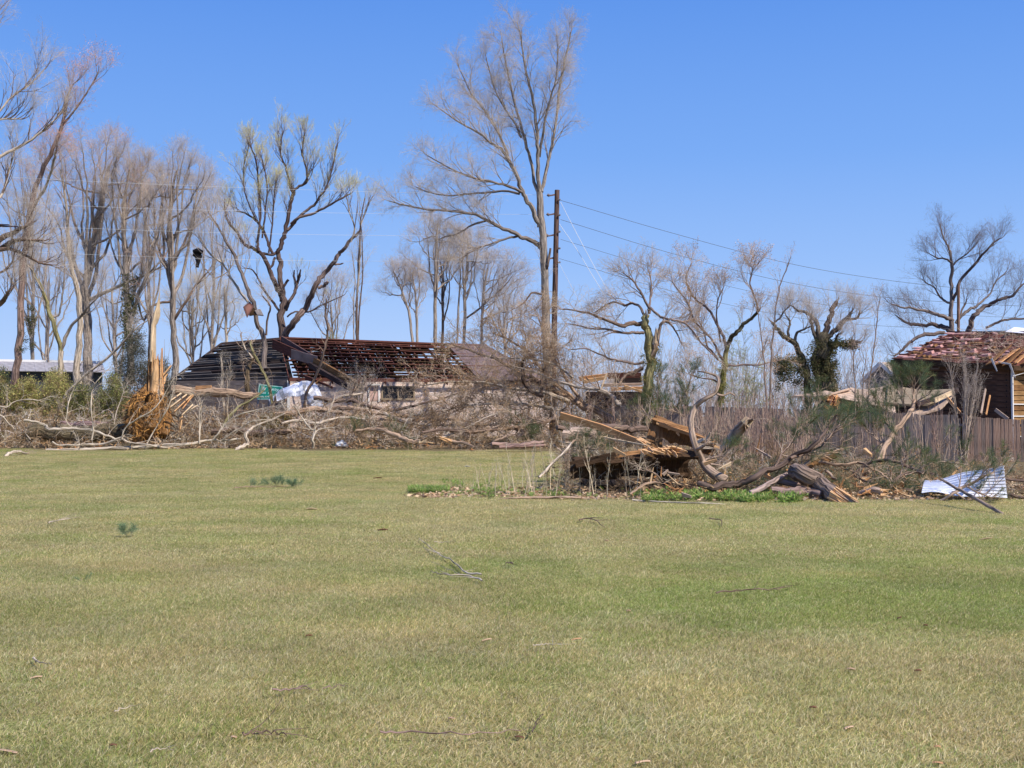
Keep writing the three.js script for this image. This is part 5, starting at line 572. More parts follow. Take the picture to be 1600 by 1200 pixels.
fallen('fallen_branch', 'long pale bare branch lying along the lawn edge below the stump', 'branch', 48, [[[72, 703, 5, 100, 702, 5.5, 160, 702, 6, 230, 698, 6, 290, 694, 6, 330, 688, 5, 345, 690, 4, 372, 686, 3.5], 48.3, 49.2, 6, M.barkWhite, 'trunk'], [[330, 689, 4, 342, 676, 3.5, 350, 664, 3.5, 366, 652, 3, 384, 645, 2.5, 420, 636, 1.5], 48.9, 49, 7, M.barkWhite], [[345, 690, 3, 362, 676, 3, 378, 668, 2.5, 396, 658, 2, 420, 656, 1.5], 49, 48.6, 5, M.barkWhite], [[312, 692, 3, 313, 668, 2.5, 314, 645, 2, 313, 632, 1.5], 48.9, 49, 3, M.barkWhite]], { tc: TC.pale, brMat: M.barkPale, len: .8 });
fallen('fallen_branch', 'pale forked branch lying across the dark mossy log at far left', 'branch', 49, [[[38, 657, 5, 55, 660, 5, 70, 665, 5, 78, 671, 6, 108, 670, 6, 140, 672, 5, 165, 679, 4, 185, 687, 4], 49.2, 48.6, 5, M.barkWhite, 'trunk'], [[82, 690, 3, 92, 695, 3, 110, 696, 4, 140, 695, 5, 162, 693, 5, 178, 688, 5, 190, 683, 4], 48.3, 48.6, 4, M.barkWhite], [[190, 684, 3, 196, 668, 3, 215, 655, 3, 240, 640, 2.5, 256, 618, 2, 272, 590, 1.5], 48.5, 48.2, 6, M.barkWhite], [[190, 685, 4, 205, 692, 3, 235, 696, 3, 262, 699, 2.5], 48.5, 48.4, 2, M.barkPale]], { tc: TC.pale, brMat: M.barkPale, len: .7 });
fallen('fallen_log', 'dark mossy log lying behind the pale forked branch at far left', 'log', 50.5, [[[42, 676, 24, 80, 676, 25, 130, 674, 24, 200, 672, 22], 50.4, 50.2, 6, barkM(.20, .16, .10), 'trunk'], [[95, 664, 12, 130, 662, 12, 170, 664, 10], 51, 51, 0, barkM(.30, .2, .19)]], {});
R = rng(510);
[['thin crooked pale branch standing up from the mossy log', [143, 688, 3, 146, 668, 3, 143, 645, 2.5, 143, 615, 2.5, 152, 596, 2, 168, 578, 1.5], 48.6], ['thin pale shoot curving up beside the mossy log', [112, 668, 2.5, 104, 658, 2.5, 106, 638, 2.2, 111, 618, 2, 120, 598, 1.5], 49], ['pale diagonal pole leaning on the root mass', [228, 697, 3, 245, 668, 2.6, 258, 645, 2.4, 270, 615, 2, 276, 590, 1.5], 48.6], ['pale curved branch arching out of the brush at the left edge', [-10, 632, 3, 10, 636, 3, 22, 628, 2.5, 45, 624, 2, 62, 626, 1.5], 50], ['pale branch bent low in the brush at the left edge', [-10, 640, 3, 8, 655, 3, 20, 668, 2.5, 34, 678, 1.5], 50], ['slim pale upright stem right of the fallen splintered trunk', [312, 694, 2.5, 312, 670, 2.2, 311, 645, 2, 316, 628, 1.5], 48.8], ['thin pale shoot leaning behind the root mass', [176, 690, 2, 180, 650, 2, 190, 622, 1.6, 196, 606, 1], 52]].forEach(([l, p, d]) => fallen('fallen_branch', l, 'branch', d, [[p, d, d + .3, 6, M.barkWhite, 'trunk']], { tc: TC.pale, brMat: M.barkPale, len: .6, k: [2] }));
fallen('fallen_branch', 'white peeling branch standing at the lawn edge right of the road sign', 'branch', 49, [[[489, 700, 6, 488, 686, 6, 492, 676, 5, 484, 668, 4, 470, 650, 3, 460, 635, 2], 48.6, 49, 6, M.barkWhite, 'trunk'], [[489, 680, 4, 498, 672, 3, 520, 668, 2.5], 48.7, 49, 3, M.barkWhite]], { tc: TC.pale, brMat: M.barkPale, len: .8 });
fallen('fallen_branch', 'grey forked branch with a sawn-looking pale end, below the road sign', 'branch', 48.5, [[[368, 702, 7, 378, 700, 7, 388, 692, 5, 384, 680, 5, 396, 668, 4, 425, 656, 3, 445, 646, 2], 48, 49.5, 6, M.barkPale, 'trunk']], { tc: TC.pale, len: .8 });
fallen('fallen_branch', 'small broken grey branch lying out on the lawn at far left', 'branch', 45, [[[8, 714, 6, 18, 708, 4.5, 32, 705, 4, 42, 708, 2.5], G(20, 713).z * -1, G(20, 711).z * -1, 2, M.barkPale, 'trunk']], { len: .4, k: [2] });
// long fallen trunks in front of the house
fallen('fallen_tree', 'long dark fallen tree lying across the brick house front', 'fallen tree', 54, [[[430, 648, 10, 470, 643, 9, 510, 638, 8, 545, 637, 7, 600, 646, 6, 660, 650, 5], 54, 54.5, 9, M.barkBrown, 'trunk'], [[490, 622, 7, 520, 626, 7, 548, 627, 7, 580, 636, 6, 612, 641, 5, 650, 634, 4, 690, 622, 3, 730, 612, 2], 55, 54, 12, M.barkDark], [[500, 640, 6, 540, 648, 6, 580, 655, 6, 630, 656, 5, 690, 655, 4, 740, 660, 3], 53.5, 53, 12, M.barkBrown], [[505, 632, 4, 540, 618, 4, 566, 615, 3, 580, 600, 2], 55, 55.5, 6, M.barkPale], [[600, 645, 5, 640, 660, 5, 700, 664, 4, 780, 662, 3, 850, 656, 2], 53, 52, 12, M.barkPale]], { len: 1.1, k: [2, 2], tw: 1, ts: .6 });
fallen('fallen_branch', 'brown curved branch with a torn end resting on the lawn edge at middle left', 'branch', 49, [[[556, 673, 4, 590, 671, 6, 612, 676, 7, 628, 685, 8, 645, 690, 8, 657, 689, 6], 49.5, 48.4, 3, M.barkBrown, 'trunk']], { len: .6, k: [2], extra: t => { const m = new MB(); m.splinters(P(656, 689, 48.4), V(1, .2, 0), .08, 10, .1, .35, .04); m.build('splinters', M.freshPale, t.g); } });
fallen('fallen_log', 'pinkish split log at the back lawn edge behind the dead stalks', 'log', 48, [[[768, 694, 6, 790, 696, 7, 820, 694, 7, 848, 691, 6], 46.8, 47, 1, barkM(.42, .28, .23), 'trunk'], [[780, 699, 5, 815, 698, 5, 850, 696, 5], 46.4, 46.6, 1, barkM(.33, .21, .18)]], { len: .4, k: [2] });
fallen('splintered_branch', 'short broken branch with an orange split end at the back lawn edge', 'branch', 48, [[[703, 690, 5, 720, 692, 5, 740, 698, 3], 47.8, 47.2, 1, M.barkBrown, 'trunk']], { len: .5, k: [2], extra: t => { const m = new MB(); m.splinters(P(704, 690, 47.8), V(-1, .3, 0), .09, 14, .15, .5, .06); m.build('splinters', M.fresh, t.g); } });
fallen('fallen_log', 'dark rotting log lying low in the brush below the road sign', 'log', 50, [[[330, 676, 9, 365, 674, 11, 410, 678, 12, 450, 674, 9], 50.2, 49.8, 4, M.barkDark, 'trunk']], { len: .6 });
fallen('fallen_branch', 'tan crooked limb stretched through the brush below the crumpled white sheet', 'branch', 50, [[[440, 662, 4, 470, 656, 5, 500, 660, 5, 540, 652, 4, 572, 656, 3], 50, 50.6, 5, M.barkPale, 'trunk'], [[500, 660, 3, 515, 640, 3, 522, 622, 2], 50.3, 50.6, 3, M.barkPale]], { len: .7 });
fallen('fallen_branch', 'dark limb lying flat in front of the fallen brown treetop', 'branch', 49, [[[660, 676, 4, 700, 672, 5, 745, 676, 6, 790, 670, 5, 830, 674, 4], 49, 49.6, 6, M.barkDark, 'trunk'], [[690, 684, 3, 730, 668, 3, 765, 650, 2.5, 800, 640, 2], 49.4, 50, 5, M.barkPale]], { len: .8 });
fallen('fallen_branch', 'mossy brown limb leaning in the brush left of the road sign', 'branch', 51, [[[340, 690, 5, 352, 660, 5, 372, 636, 4, 398, 622, 3, 412, 610, 2], 50.5, 51.5, 6, M.barkMoss, 'trunk']], { len: .7 });
{ R = rng(515); const t = thing('mossy_clump', 'mossy brown root clump sitting in the brush under the road sign', 'root clump', onGround(432, 52)), l = []; for (let i = 0; i < 46; i++) l.push(placeM(P(430 + rr(-26, 26), 664 + rr(-14, 12), 51.5 + rr(-.5, .4)), randDir(), rr(.4, .8))); instances('moss', CL.ivy[0], M.leaf, l, t, l.map(() => C(1.5, 1.2, .7).multiplyScalar(rr(.6, 1.1)))); for (let i = 0; i < 5; i++) { const m = new MB(); stick(m, P(420 + i * 6, 668, 51.4), V(rr(-1, 1), rr(.2, .9), rr(0, .5)).normalize(), rr(.5, .9), .05, 5, .3, 0, 6); m.build('root', M.barkDark, t); } }
// the big fallen crown
fallen('fallen_tree', 'huge fallen brown treetop arching over the right end of the brick house', 'fallen tree', 53, [[[960, 660, 12, 930, 640, 11, 895, 626, 10, 860, 606, 8, 822, 586, 6, 785, 566, 5, 748, 552, 4, 712, 540, 2.5], 51.5, 54, 20, M.barkBrown, 'trunk'], [[905, 632, 7, 872, 604, 6, 846, 574, 5, 820, 548, 4, 795, 530, 3, 770, 520, 2], 52, 54, 18, M.barkBrown], [[890, 628, 7, 850, 614, 6, 800, 606, 5, 755, 598, 4, 710, 596, 3, 665, 602, 2], 52, 51.5, 18, M.barkPale], [[880, 640, 6, 830, 632, 5, 780, 630, 4, 730, 634, 3, 690, 642, 2], 52, 51, 16, M.barkPale], [[920, 640, 6, 890, 600, 5, 868, 560, 4, 850, 525, 3, 842, 500, 2], 52, 52.6, 14, M.barkBrown], [[848, 618, 7, 832, 613, 6, 822, 604, 6, 817, 590, 5.5, 815, 572, 5, 820, 560, 4.5, 832, 556, 3], 50.8, 50.6, 3, M.barkDark], [[847, 617, 6, 846, 602, 5, 846, 588, 4.5, 850, 576, 4, 858, 566, 3], 50.8, 50.8, 4, M.barkDark], [[970, 632, 8, 955, 618, 8, 935, 608, 6, 905, 604, 5, 870, 596, 4, 835, 582, 3, 800, 572, 2], 50.6, 50, 10, barkM(.5, .42, .36)], [[895, 590, 4, 870, 570, 4, 830, 560, 3, 780, 560, 2], 50, 51, 8, M.barkPale], [[870, 650, 6, 850, 660, 5, 800, 668, 4, 740, 674, 3], 50, 49, 12, M.barkBrown]], { len: 1.25, k: [3, 2], tw: 1, ts: .7, geos: [...TW.brush, ...TW.deadLeaf], tc: [...TC.brown, [.42, .30, .19], [.34, .24, .14]] });
fallen('fallen_branch', 'mossy branch leaning across the road sign', 'branch', 56, [[[427, 650, 5, 424, 618, 5, 416, 590, 4.5, 404, 566, 4, 394, 545, 3.5, 392, 534, 3], 56.4, 57, 6, M.barkMoss, 'trunk'], [[384, 640, 8, 385, 600, 8, 388, 572, 7, 396, 556, 6], 56.8, 57.2, 5, barkM(.14, .10, .06)], [[395, 560, 4, 384, 545, 3, 376, 525, 2], 57, 57, 3, M.barkPale]], { len: .8 });
fallen('fallen_branch', 'dark twisting limb hanging over the brick house roof plank', 'branch', 57, [[[476, 640, 4, 480, 612, 4, 496, 582, 4, 505, 556, 4, 511, 530, 4, 511, 510, 3.5, 508, 490, 3, 510, 470, 2.5], 56.5, 57, 8, M.barkDark, 'trunk'], [[430, 650, 6, 428, 634, 5, 430, 622, 4], 56.2, 56.2, 1, M.barkDark]], { len: .7 });
// road sign and crumpled white sheets
{
  R = rng(520); const cv = document.createElement('canvas'); cv.width = 360; cv.height = 240; const c = cv.getContext('2d'); c.fillStyle = '#12917a'; c.fillRect(0, 0, 360, 240); c.strokeStyle = '#d8efe6'; c.lineWidth = 9; c.strokeRect(8, 8, 344, 224); c.fillStyle = '#e6fff6'; c.font = 'bold 64px sans-serif'; c.fillText('Fr', 62, 82); c.fillText('nty', 205, 88); c.font = 'bold 42px sans-serif'; c.fillText('see', 62, 145); c.fillText('n', 160, 145); c.font = 'bold 38px sans-serif'; c.fillText('Mt. Cre', 52, 205);
  const t = new THREE.CanvasTexture(cv); t.colorSpace = THREE.SRGBColorSpace; t.flipY = true;
  const s = thing('road_sign', 'bent green road sign with white lettering standing in the brush', 'road sign', onGround(420, 57.6)), n = 8, tl = P(405, 600, 57.6), tr = P(442, 604, 57.3), bl = P(401, 624.5, 57.5), br = P(440, 624, 57.2), b = new MB(), q = (u, v) => bl.clone().lerp(br, u).lerp(tl.clone().lerp(tr, u), v).add(V(0, 0, .12 * Math.sin(u * 3.1) + .02)); for (let i = 0; i < n; i++) { const k = b.vert(q(i / n, 0), V(0, 0, 1), i / n, 0); b.vert(q((i + 1) / n, 0), V(0, 0, 1), (i + 1) / n, 0); b.vert(q((i + 1) / n, 1), V(0, 0, 1), (i + 1) / n, 1); b.vert(q(i / n, 1), V(0, 0, 1), i / n, 1); b.tri(k, k + 1, k + 2); b.tri(k, k + 2, k + 3); } const m = b.build("sign_face", new THREE.MeshStandardMaterial({ map: t, roughness: .45 }), s); m.geometry.computeVertexNormals();
  const k = new MB(); for (let i = 0; i < n; i++) k.slab(q(i / n, 0).add(V(0, 0, -.01)), q((i + 1) / n, 0).add(V(0, 0, -.01)), q((i + 1) / n, 1).add(V(0, 0, -.01)), q(i / n, 1).add(V(0, 0, -.01)), .012); k.build('back_plate', M.steel, s); for (const [x0, x1] of [[398, 406], [418, 421]]) { const p = new MB(); p.bar(onGround(x0, 57.7).add(V(0, -.1, 0)), P(x1, 598, 57.75), .09, .05, V(1, 0, 0)); p.build('post', M.steel, s); }
  const w = thing('crumpled_sheet', 'crumpled white metal sheet arched over the brush beside the road sign', 'metal sheet', onGround(465, 56.8)), arc = [[420, 631, 12], [434, 620, 15], [450, 612, 19], [468, 607, 21], [482, 608, 24], [492, 620, 22], [497, 634, 14]], pts = arc.map(([x, y]) => P(x, y, 56.8)), cu = new THREE.CatmullRomCurve3(pts), N = 18, wd = i => px(lerp(arc[Math.floor(i / N * 5.99)][2], arc[Math.floor(i / N * 5.99) + 1][2], (i / N * 5.99) % 1), 56.8);
  const nrm = i => { const tg = cu.getTangent(i / N); return V(-tg.y, tg.x, 0).normalize(); }, e = (i, v) => cu.getPoint(i / N).addScaledVector(nrm(i), (v - .5) * wd(i)).add(V(.10 * (vnoise(i * .7, v * 2, 91) - .5), .16 * (vnoise(i * .6, v * 2.5, 92) - .5), .12 * Math.sin(v * 3.14) + .22 * vnoise(i * .9, v * 3, 93) - .35 * v));
  for (const [f, mt] of [[0, M.metal], [1, M.white]]) { const mm = new MB(); for (let i = 0; i < N; i++) for (let j = 0; j < 3; j++) if ((i % 6 === 4) === !!f) mm.slab(e(i, j / 3), e(i + 1, j / 3), e(i + 1, (j + 1) / 3), e(i, (j + 1) / 3), .015); mm.build('sheet', mt, w); }
  for (let i = 2; i < N; i += 3) { const r = new MB(); r.bar(e(i, .02).add(V(0, 0, .03)), e(i, .95).add(V(0, 0, .03)), .04, .04); r.build('rib', M.metal, w); }
  const pl = thing('plastic_scrap', 'crumpled grey-white plastic scrap with pine needles at the back lawn edge', 'plastic', G(534, 700)), g = new THREE.IcosahedronGeometry(.22, 3), pp = g.attributes.position; for (let i = 0; i < pp.count; i++) { const v = V(pp.getX(i), pp.getY(i), pp.getZ(i)), kk = .7 + .7 * fbm(v.x * 9 + 3, v.y * 9 + v.z * 7, 5, 3); pp.setXYZ(i, v.x * kk * 1.2, Math.max(-.05, v.y * kk * .8) + .12, v.z * kk); } g.computeVertexNormals(); const ms = new THREE.Mesh(g, M.plastic); ms.name = 'plastic'; ms.castShadow = true; pl.add(ms); const l = []; for (let i = 0; i < 8; i++) l.push(placeM(pl.position.clone().add(V(rr(-.5, -.05), .03, rr(-.2, .2))), V(rr(-1, .3), rr(.1, .6), rr(-.4, .4)).normalize(), rr(.5, .8))); instances('needles', NEEDLE[0], M.vert, l, pl);
}
// ---------------------------------------------------------------- fallen pines and rotten trunks on the right
const pine = (label, d, limbs, o = {}) => fallen('fallen_pine', label, o.cat || 'pine branch', d, limbs, { mat: M.barkPine, geos: NEEDLE, tc: NT, ts: .75, k: [2], tw: 1, len: .6, up: .06, ang: .7, wob: .15, ...o });
fallen('pine_log', 'heavy fallen pine log with a bright torn end, right of the green weeds', 'log', 26, [[[1243, 737, 26, 1256, 741, 29, 1275, 752, 30, 1292, 766, 28, 1304, 775, 26, 1314, 780, 22], 26.3, 24.9, 0, barkM(.30, .22, .175, .05), 'trunk']], { gnarl: .1, extra: t => { const dir = P(1335, 792, 24.6).sub(P(1304, 772, 25)).normalize(), m = new MB(); m.splinters(P(1306, 775, 25), dir, .17, 46, .25, .62, .08, .08); m.build('torn_wood', M.fresh, t.g); const b = new MB(); b.splinters(P(1312, 772, 24.9), P(1340, 792, 24.6).sub(P(1312, 772, 24.9)).normalize(), .06, 12, .3, .55, .09, .05); b.build('bark_strip', M.barkBrown, t.g); const c = new MB(); c.splinters(P(1243, 737, 26.4), V(-.8, .4, -.2), .12, 16, .05, .2, .07); c.build('torn_wood', M.orange, t.g); } });
fallen('curved_trunk', 'bare S-curved trunk rising from the rotten log to a bent tip', 'trunk', 27, [[[1134, 750, 16, 1120, 744, 16, 1108, 735, 15, 1098, 722, 13, 1090, 705, 11, 1084, 688, 10, 1080, 668, 9, 1081, 650, 8.5, 1088, 634, 8, 1102, 623, 7, 1116, 615, 6, 1121, 606, 5.5, 1123, 594, 5, 1118, 587, 4, 1104, 582, 3, 1090, 580, 2], 27, 28, 0, barkM(.45, .33, .25, .012), 'trunk'], [[1120, 616, 4, 1130, 618, 3.5, 1140, 614, 3, 1148, 618, 2.5], 27.9, 28, 0, barkM(.40, .29, .22)], [[1090, 702, 6, 1098, 698, 5, 1106, 690, 4, 1110, 680, 2], 27.2, 27, 1, barkM(.40, .29, .22)]], { gnarl: .03, len: .4, k: [2] });
pine('long dark curved pine limb sweeping up right from the green weeds', 27, [[[1092, 756, 10, 1120, 760, 11, 1150, 756, 11, 1180, 746, 10, 1205, 733, 9, 1235, 716, 8, 1262, 703, 7, 1282, 684, 5, 1296, 664, 4, 1308, 648, 3], 25.9, 26.9, 0, barkM(.15, .105, .085), 'trunk'], [[1235, 716, 5, 1255, 708, 5, 1280, 698, 4, 1300, 680, 3, 1325, 660, 2], 26.5, 28, 12, M.barkDark], [[1262, 703, 4, 1290, 690, 3, 1310, 665, 2], 26.7, 27.6, 11, M.barkDark], [[1210, 730, 4, 1225, 705, 3, 1245, 680, 2.5, 1260, 662, 2], 26.4, 28, 11, M.barkDark]], {});
pine('leaning broken pine with green tufts at its top, in front of the grey fence boards', 34, [[[1350, 742, 9, 1366, 725, 9, 1382, 702, 9, 1396, 680, 9, 1412, 660, 8, 1424, 640, 7, 1430, 625, 5], 31.5, 34.5, 0, M.barkBrown, 'trunk'], [[1424, 642, 4, 1428, 615, 3, 1424, 595, 2], 34.3, 34.5, 13, M.barkPine], [[1420, 648, 4, 1408, 622, 3, 1400, 600, 2], 34.3, 34.6, 12, M.barkPine], [[1398, 678, 4, 1385, 660, 3, 1372, 645, 2], 33.5, 34, 14, M.barkPine], [[1390, 690, 4, 1375, 690, 3, 1362, 676, 2], 33, 33.5, 12, M.barkPine], [[1426, 634, 3, 1445, 620, 2], 34.4, 34, 4, M.barkPine]], { cat: 'pine tree', ts: .75 });
pine('pine bough drooping over the pale metal panel at the right', 25.8, [[[1470, 782, 4, 1490, 770, 5, 1515, 758, 5, 1535, 745, 4, 1560, 735, 2], 25.2, 25.6, 11, M.barkPine, 'trunk'], [[1510, 760, 3, 1530, 770, 3, 1545, 776, 2], 25.2, 25, 7, M.barkPine]], { ts: .5 });
pine('small pine bough standing green before the snapped mossy trunk', 44, [[[1030, 690, 4, 1032, 650, 4, 1030, 620, 3, 1026, 590, 2], 44, 44.5, 16, M.barkPine, 'trunk'], [[1040, 660, 3, 1060, 630, 2], 44, 44, 5, M.barkPine], [[1020, 660, 3, 1005, 640, 2], 44, 44, 5, M.barkPine]], { ts: .7 });
pine('second green pine bough between the mossy trunk and leaning tree', 43, [[[1068, 690, 4, 1068, 650, 4, 1072, 618, 3, 1080, 585, 2], 43, 43.5, 16, M.barkPine, 'trunk'], [[1070, 650, 3, 1050, 640, 2], 43, 43, 5, M.barkPine]], { ts: .7 });
pine('dark pine bough resting on the collapsed tan roof', 47, [[[1272, 660, 4, 1274, 635, 4, 1278, 612, 3], 47, 47.5, 13, M.barkPine, 'trunk'], [[1290, 655, 3, 1310, 648, 2], 47, 47, 4, M.barkPine], [[1340, 655, 3, 1345, 635, 2], 47, 47.5, 6, M.barkPine]], { ts: .7 });
pine('low pine branches spread on the ground left of the metal panel', 29, [[[1330, 745, 4, 1362, 722, 5, 1395, 722, 5, 1430, 735, 5, 1462, 742, 3], 29, 28, 8, M.barkDark, 'trunk'], [[1412, 728, 4, 1418, 712, 4, 1419, 695, 3], 28.5, 28.8, 3, M.barkDark], [[1388, 765, 5, 1400, 748, 5, 1425, 738, 4, 1440, 740, 3], 27, 27.6, 7, M.barkDark], [[1330, 735, 3, 1345, 748, 3, 1380, 760, 3, 1430, 765, 2], 28, 27, 9, M.barkDark], [[1440, 730, 3, 1470, 722, 3, 1505, 725, 2], 29, 29.4, 3, M.barkPine]], { ts: .6 });
pine('pine twigs heaped beneath the S-curved trunk', 27.5, [[[1100, 720, 3, 1115, 715, 3, 1135, 712, 2], 27.5, 27.8, 7, M.barkPine, 'trunk'], [[1110, 725, 3, 1135, 728, 2], 27.3, 27.4, 5, M.barkPine]], { ts: .5 });
pine('pine sprays low in the brush just left of the rotten slab', 29, [[[880, 690, 4, 900, 696, 4, 930, 702, 2], 31, 30, 9, M.barkPine, 'trunk'], [[870, 700, 3, 885, 712, 2], 30, 30, 7, M.barkPine]], { ts: .7 });
pine('dark green pine boughs pressed under the fallen brown treetop', 50, [[[770, 690, 4, 800, 680, 4, 830, 676, 3], 49, 49.5, 14, M.barkPine, 'trunk'], [[540, 690, 3, 560, 676, 2], 50, 50, 7, M.barkPine], [[590, 688, 3, 625, 684, 2], 49.5, 49.5, 7, M.barkPine]], { ts: .8 });
fallen('stub_log', 'short dark log angled up with a bright cut end, right of the hollow trunk', 'log', 31, [[[1128, 706, 10, 1136, 694, 16, 1146, 682, 18, 1156, 670, 17, 1168, 658, 15], 28.4, 28, 2, M.barkBrown, 'trunk']], { len: .5, k: [2], gnarl: .15, extra: t => { const m = new MB(); m.splinters(P(1166, 660, 28), P(1172, 653, 27.95).sub(P(1160, 666, 28)).normalize(), .11, 24, .06, .14, .07); m.build('cut_end', M.freshPale, t.g); } });
fallen('small_log', 'slim straight log leaning in front of the long dark pine limb', 'log', 26, [[[1172, 771, 9, 1190, 762, 9, 1212, 750, 8, 1230, 741, 7], 25.4, 26.6, 0, barkM(.44, .33, .29), 'trunk']], { gnarl: .1 });
fallen('small_log', 'dark broken log lying under the heavy pine log', 'log', 26, [[[1205, 768, 16, 1235, 772, 20, 1260, 770, 19, 1285, 774, 16], 25.8, 25.5, 0, M.barkRed, 'trunk'], [[1215, 752, 9, 1250, 758, 9, 1285, 758, 8], 26.6, 26.4, 0, M.barkRed]], { gnarl: .2 });
fallen('small_log', 'broken log with pale splintered end on the ground left of the metal panel', 'log', 26, [[[1345, 772, 9, 1365, 766, 11, 1380, 770, 10], 26, 25.6, 0, M.barkPine, 'trunk']], { gnarl: .15, extra: t => { const m = new MB(); m.splinters(P(1379, 770, 25.6), V(1, -.05, .1), .07, 14, .06, .16, .06); m.build('torn_wood', M.fresh, t.g); } });
fallen('splintered_log', 'reddish split log lying behind the heavy pine log', 'log', 28, [[[1248, 742, 12, 1262, 730, 12, 1285, 718, 11, 1305, 712, 9], 28, 28.6, 0, M.rot, 'trunk'], [[1255, 728, 6, 1280, 714, 5, 1302, 706, 4, 1330, 698, 2], 27.6, 28.2, 3, M.barkBrown]], { len: .5, k: [2] });
fallen('fallen_branch', 'bent brown branch winding along the ground right of the heavy pine log', 'branch', 27.5, [[[1280, 722, 5, 1300, 726, 5, 1325, 728, 5, 1342, 722, 4, 1360, 730, 4, 1378, 740, 4, 1390, 752, 3], 28, 27, 5, M.barkBrown, 'trunk'], [[1290, 735, 5, 1298, 742, 5, 1306, 748, 3], 27.4, 27, 0, M.barkPine]], { len: .6 });
fallen('fallen_branch', 'long bare straight branch slanting down over the lawn at the right edge', 'branch', 24, [[[1470, 748, 4, 1495, 763, 5, 1530, 782, 6, 1570, 806, 7, 1610, 838, 7.5, 1650, 866, 8], 24.4, 20.4, 0, barkM(.34, .25, .19), 'trunk']], { gnarl: .25 });
fallen('fallen_branch', 'thick pole half hidden in grass behind the metal panel at the right edge', 'branch', 26, [[[1560, 770, 6, 1590, 776, 6, 1640, 786, 6], 26, 25.6, 0, M.barkDark, 'trunk'], [[1560, 745, 4, 1600, 752, 4, 1640, 760, 3], 27.5, 27, 2, M.barkDark]], {});
fallen('fallen_branch', 'leaning grey branch propped in the dry stalks left of the rotten slab', 'branch', 28, [[[842, 746, 4, 860, 728, 4.5, 878, 710, 4, 893, 692, 3], 27.5, 29, 2, M.barkPale, 'trunk']], { len: .5, k: [2] });
fallen('fallen_branch', 'pale thin pole lying flat along the front edge of the weeds', 'branch', 24.8, [[[988, 781, 4, 1010, 783, 4, 1050, 785, 3.5, 1100, 786, 2.5, 1146, 789, 2], 24.9, 24.2, 0, M.barkWhite, 'trunk']], { gnarl: .2 });
fallen('fallen_branch', 'dark thin pole lying flat along the weeds, left of the pale pole', 'branch', 25, [[[770, 781, 2, 805, 778, 3, 840, 778, 4.5, 885, 777, 4, 922, 779, 3], 25.4, 25.4, 0, M.barkBrown, 'trunk']], { gnarl: .2 });
fallen('fallen_branch', 'bowed branch arching over the weeds below the rotten slab', 'branch', 25.5, [[[985, 772, 4, 1002, 760, 4, 1020, 754, 4, 1034, 753, 3.5, 1026, 742, 2.5, 1012, 735, 2], 25.2, 25.6, 3, M.barkBrown, 'trunk']], { len: .4, k: [2] });
fallen('fallen_log', 'grey log lying across behind the orange plank', 'log', 31, [[[870, 668, 8, 900, 672, 10, 950, 668, 12, 985, 668, 11, 1020, 674, 9], 33, 33.5, 4, M.barkDark, 'trunk'], [[880, 680, 16, 905, 678, 18, 930, 678, 14], 31, 31, 0, barkM(.62, .46, .36)], [[1020, 700, 7, 1018, 684, 6, 1014, 668, 6], 31, 31, 2, M.barkWhite]], { len: .7 });
// hollow rotten trunks as curved shells
function shell(g, name, a, b, r0, r1, a0, a1, mt, seed, thick = .06) {
  const m = new MB(), N = 14, K = 11, ax = b.clone().sub(a).normalize(), u = V(0, 1, 0).sub(ax.clone().multiplyScalar(ax.y)).normalize(), w = ax.clone().cross(u), pt = (i, k, o) => { const t = i / N, f = k / K, an = lerp(a0, a1, f) + .12 * (vnoise(i * .8, k * .2, seed) - .5) * (k === 0 || k === K ? 3 : 1), r = lerp(r0, r1, t) * (1 + .28 * (vnoise(i * .7, k * .9, seed + 1) - .5)) - o; return a.clone().lerp(b, t + ((i === 0 || i === N) ? .06 * (vnoise(k * 1.3, i, seed) - .5) : 0)).addScaledVector(u, Math.cos(an) * r).addScaledVector(w, Math.sin(an) * r); };
  for (let i = 0; i < N; i++) for (let k = 0; k < K; k++) { m.quad(pt(i, k, 0), pt(i, k + 1, 0), pt(i + 1, k + 1, 0), pt(i + 1, k, 0)); m.quad(pt(i, k, thick), pt(i + 1, k, thick), pt(i + 1, k + 1, thick), pt(i, k + 1, thick)); }
  for (let i = 0; i < N; i++) for (const k of [0, K]) m.quad(pt(i, k, 0), pt(i + 1, k, 0), pt(i + 1, k, thick), pt(i, k, thick)); for (let k = 0; k < K; k++) for (const i of [0, N]) m.quad(pt(i, k, 0), pt(i, k + 1, 0), pt(i, k + 1, thick), pt(i, k, thick));
  m.build(name, mt, g); return pt;
}
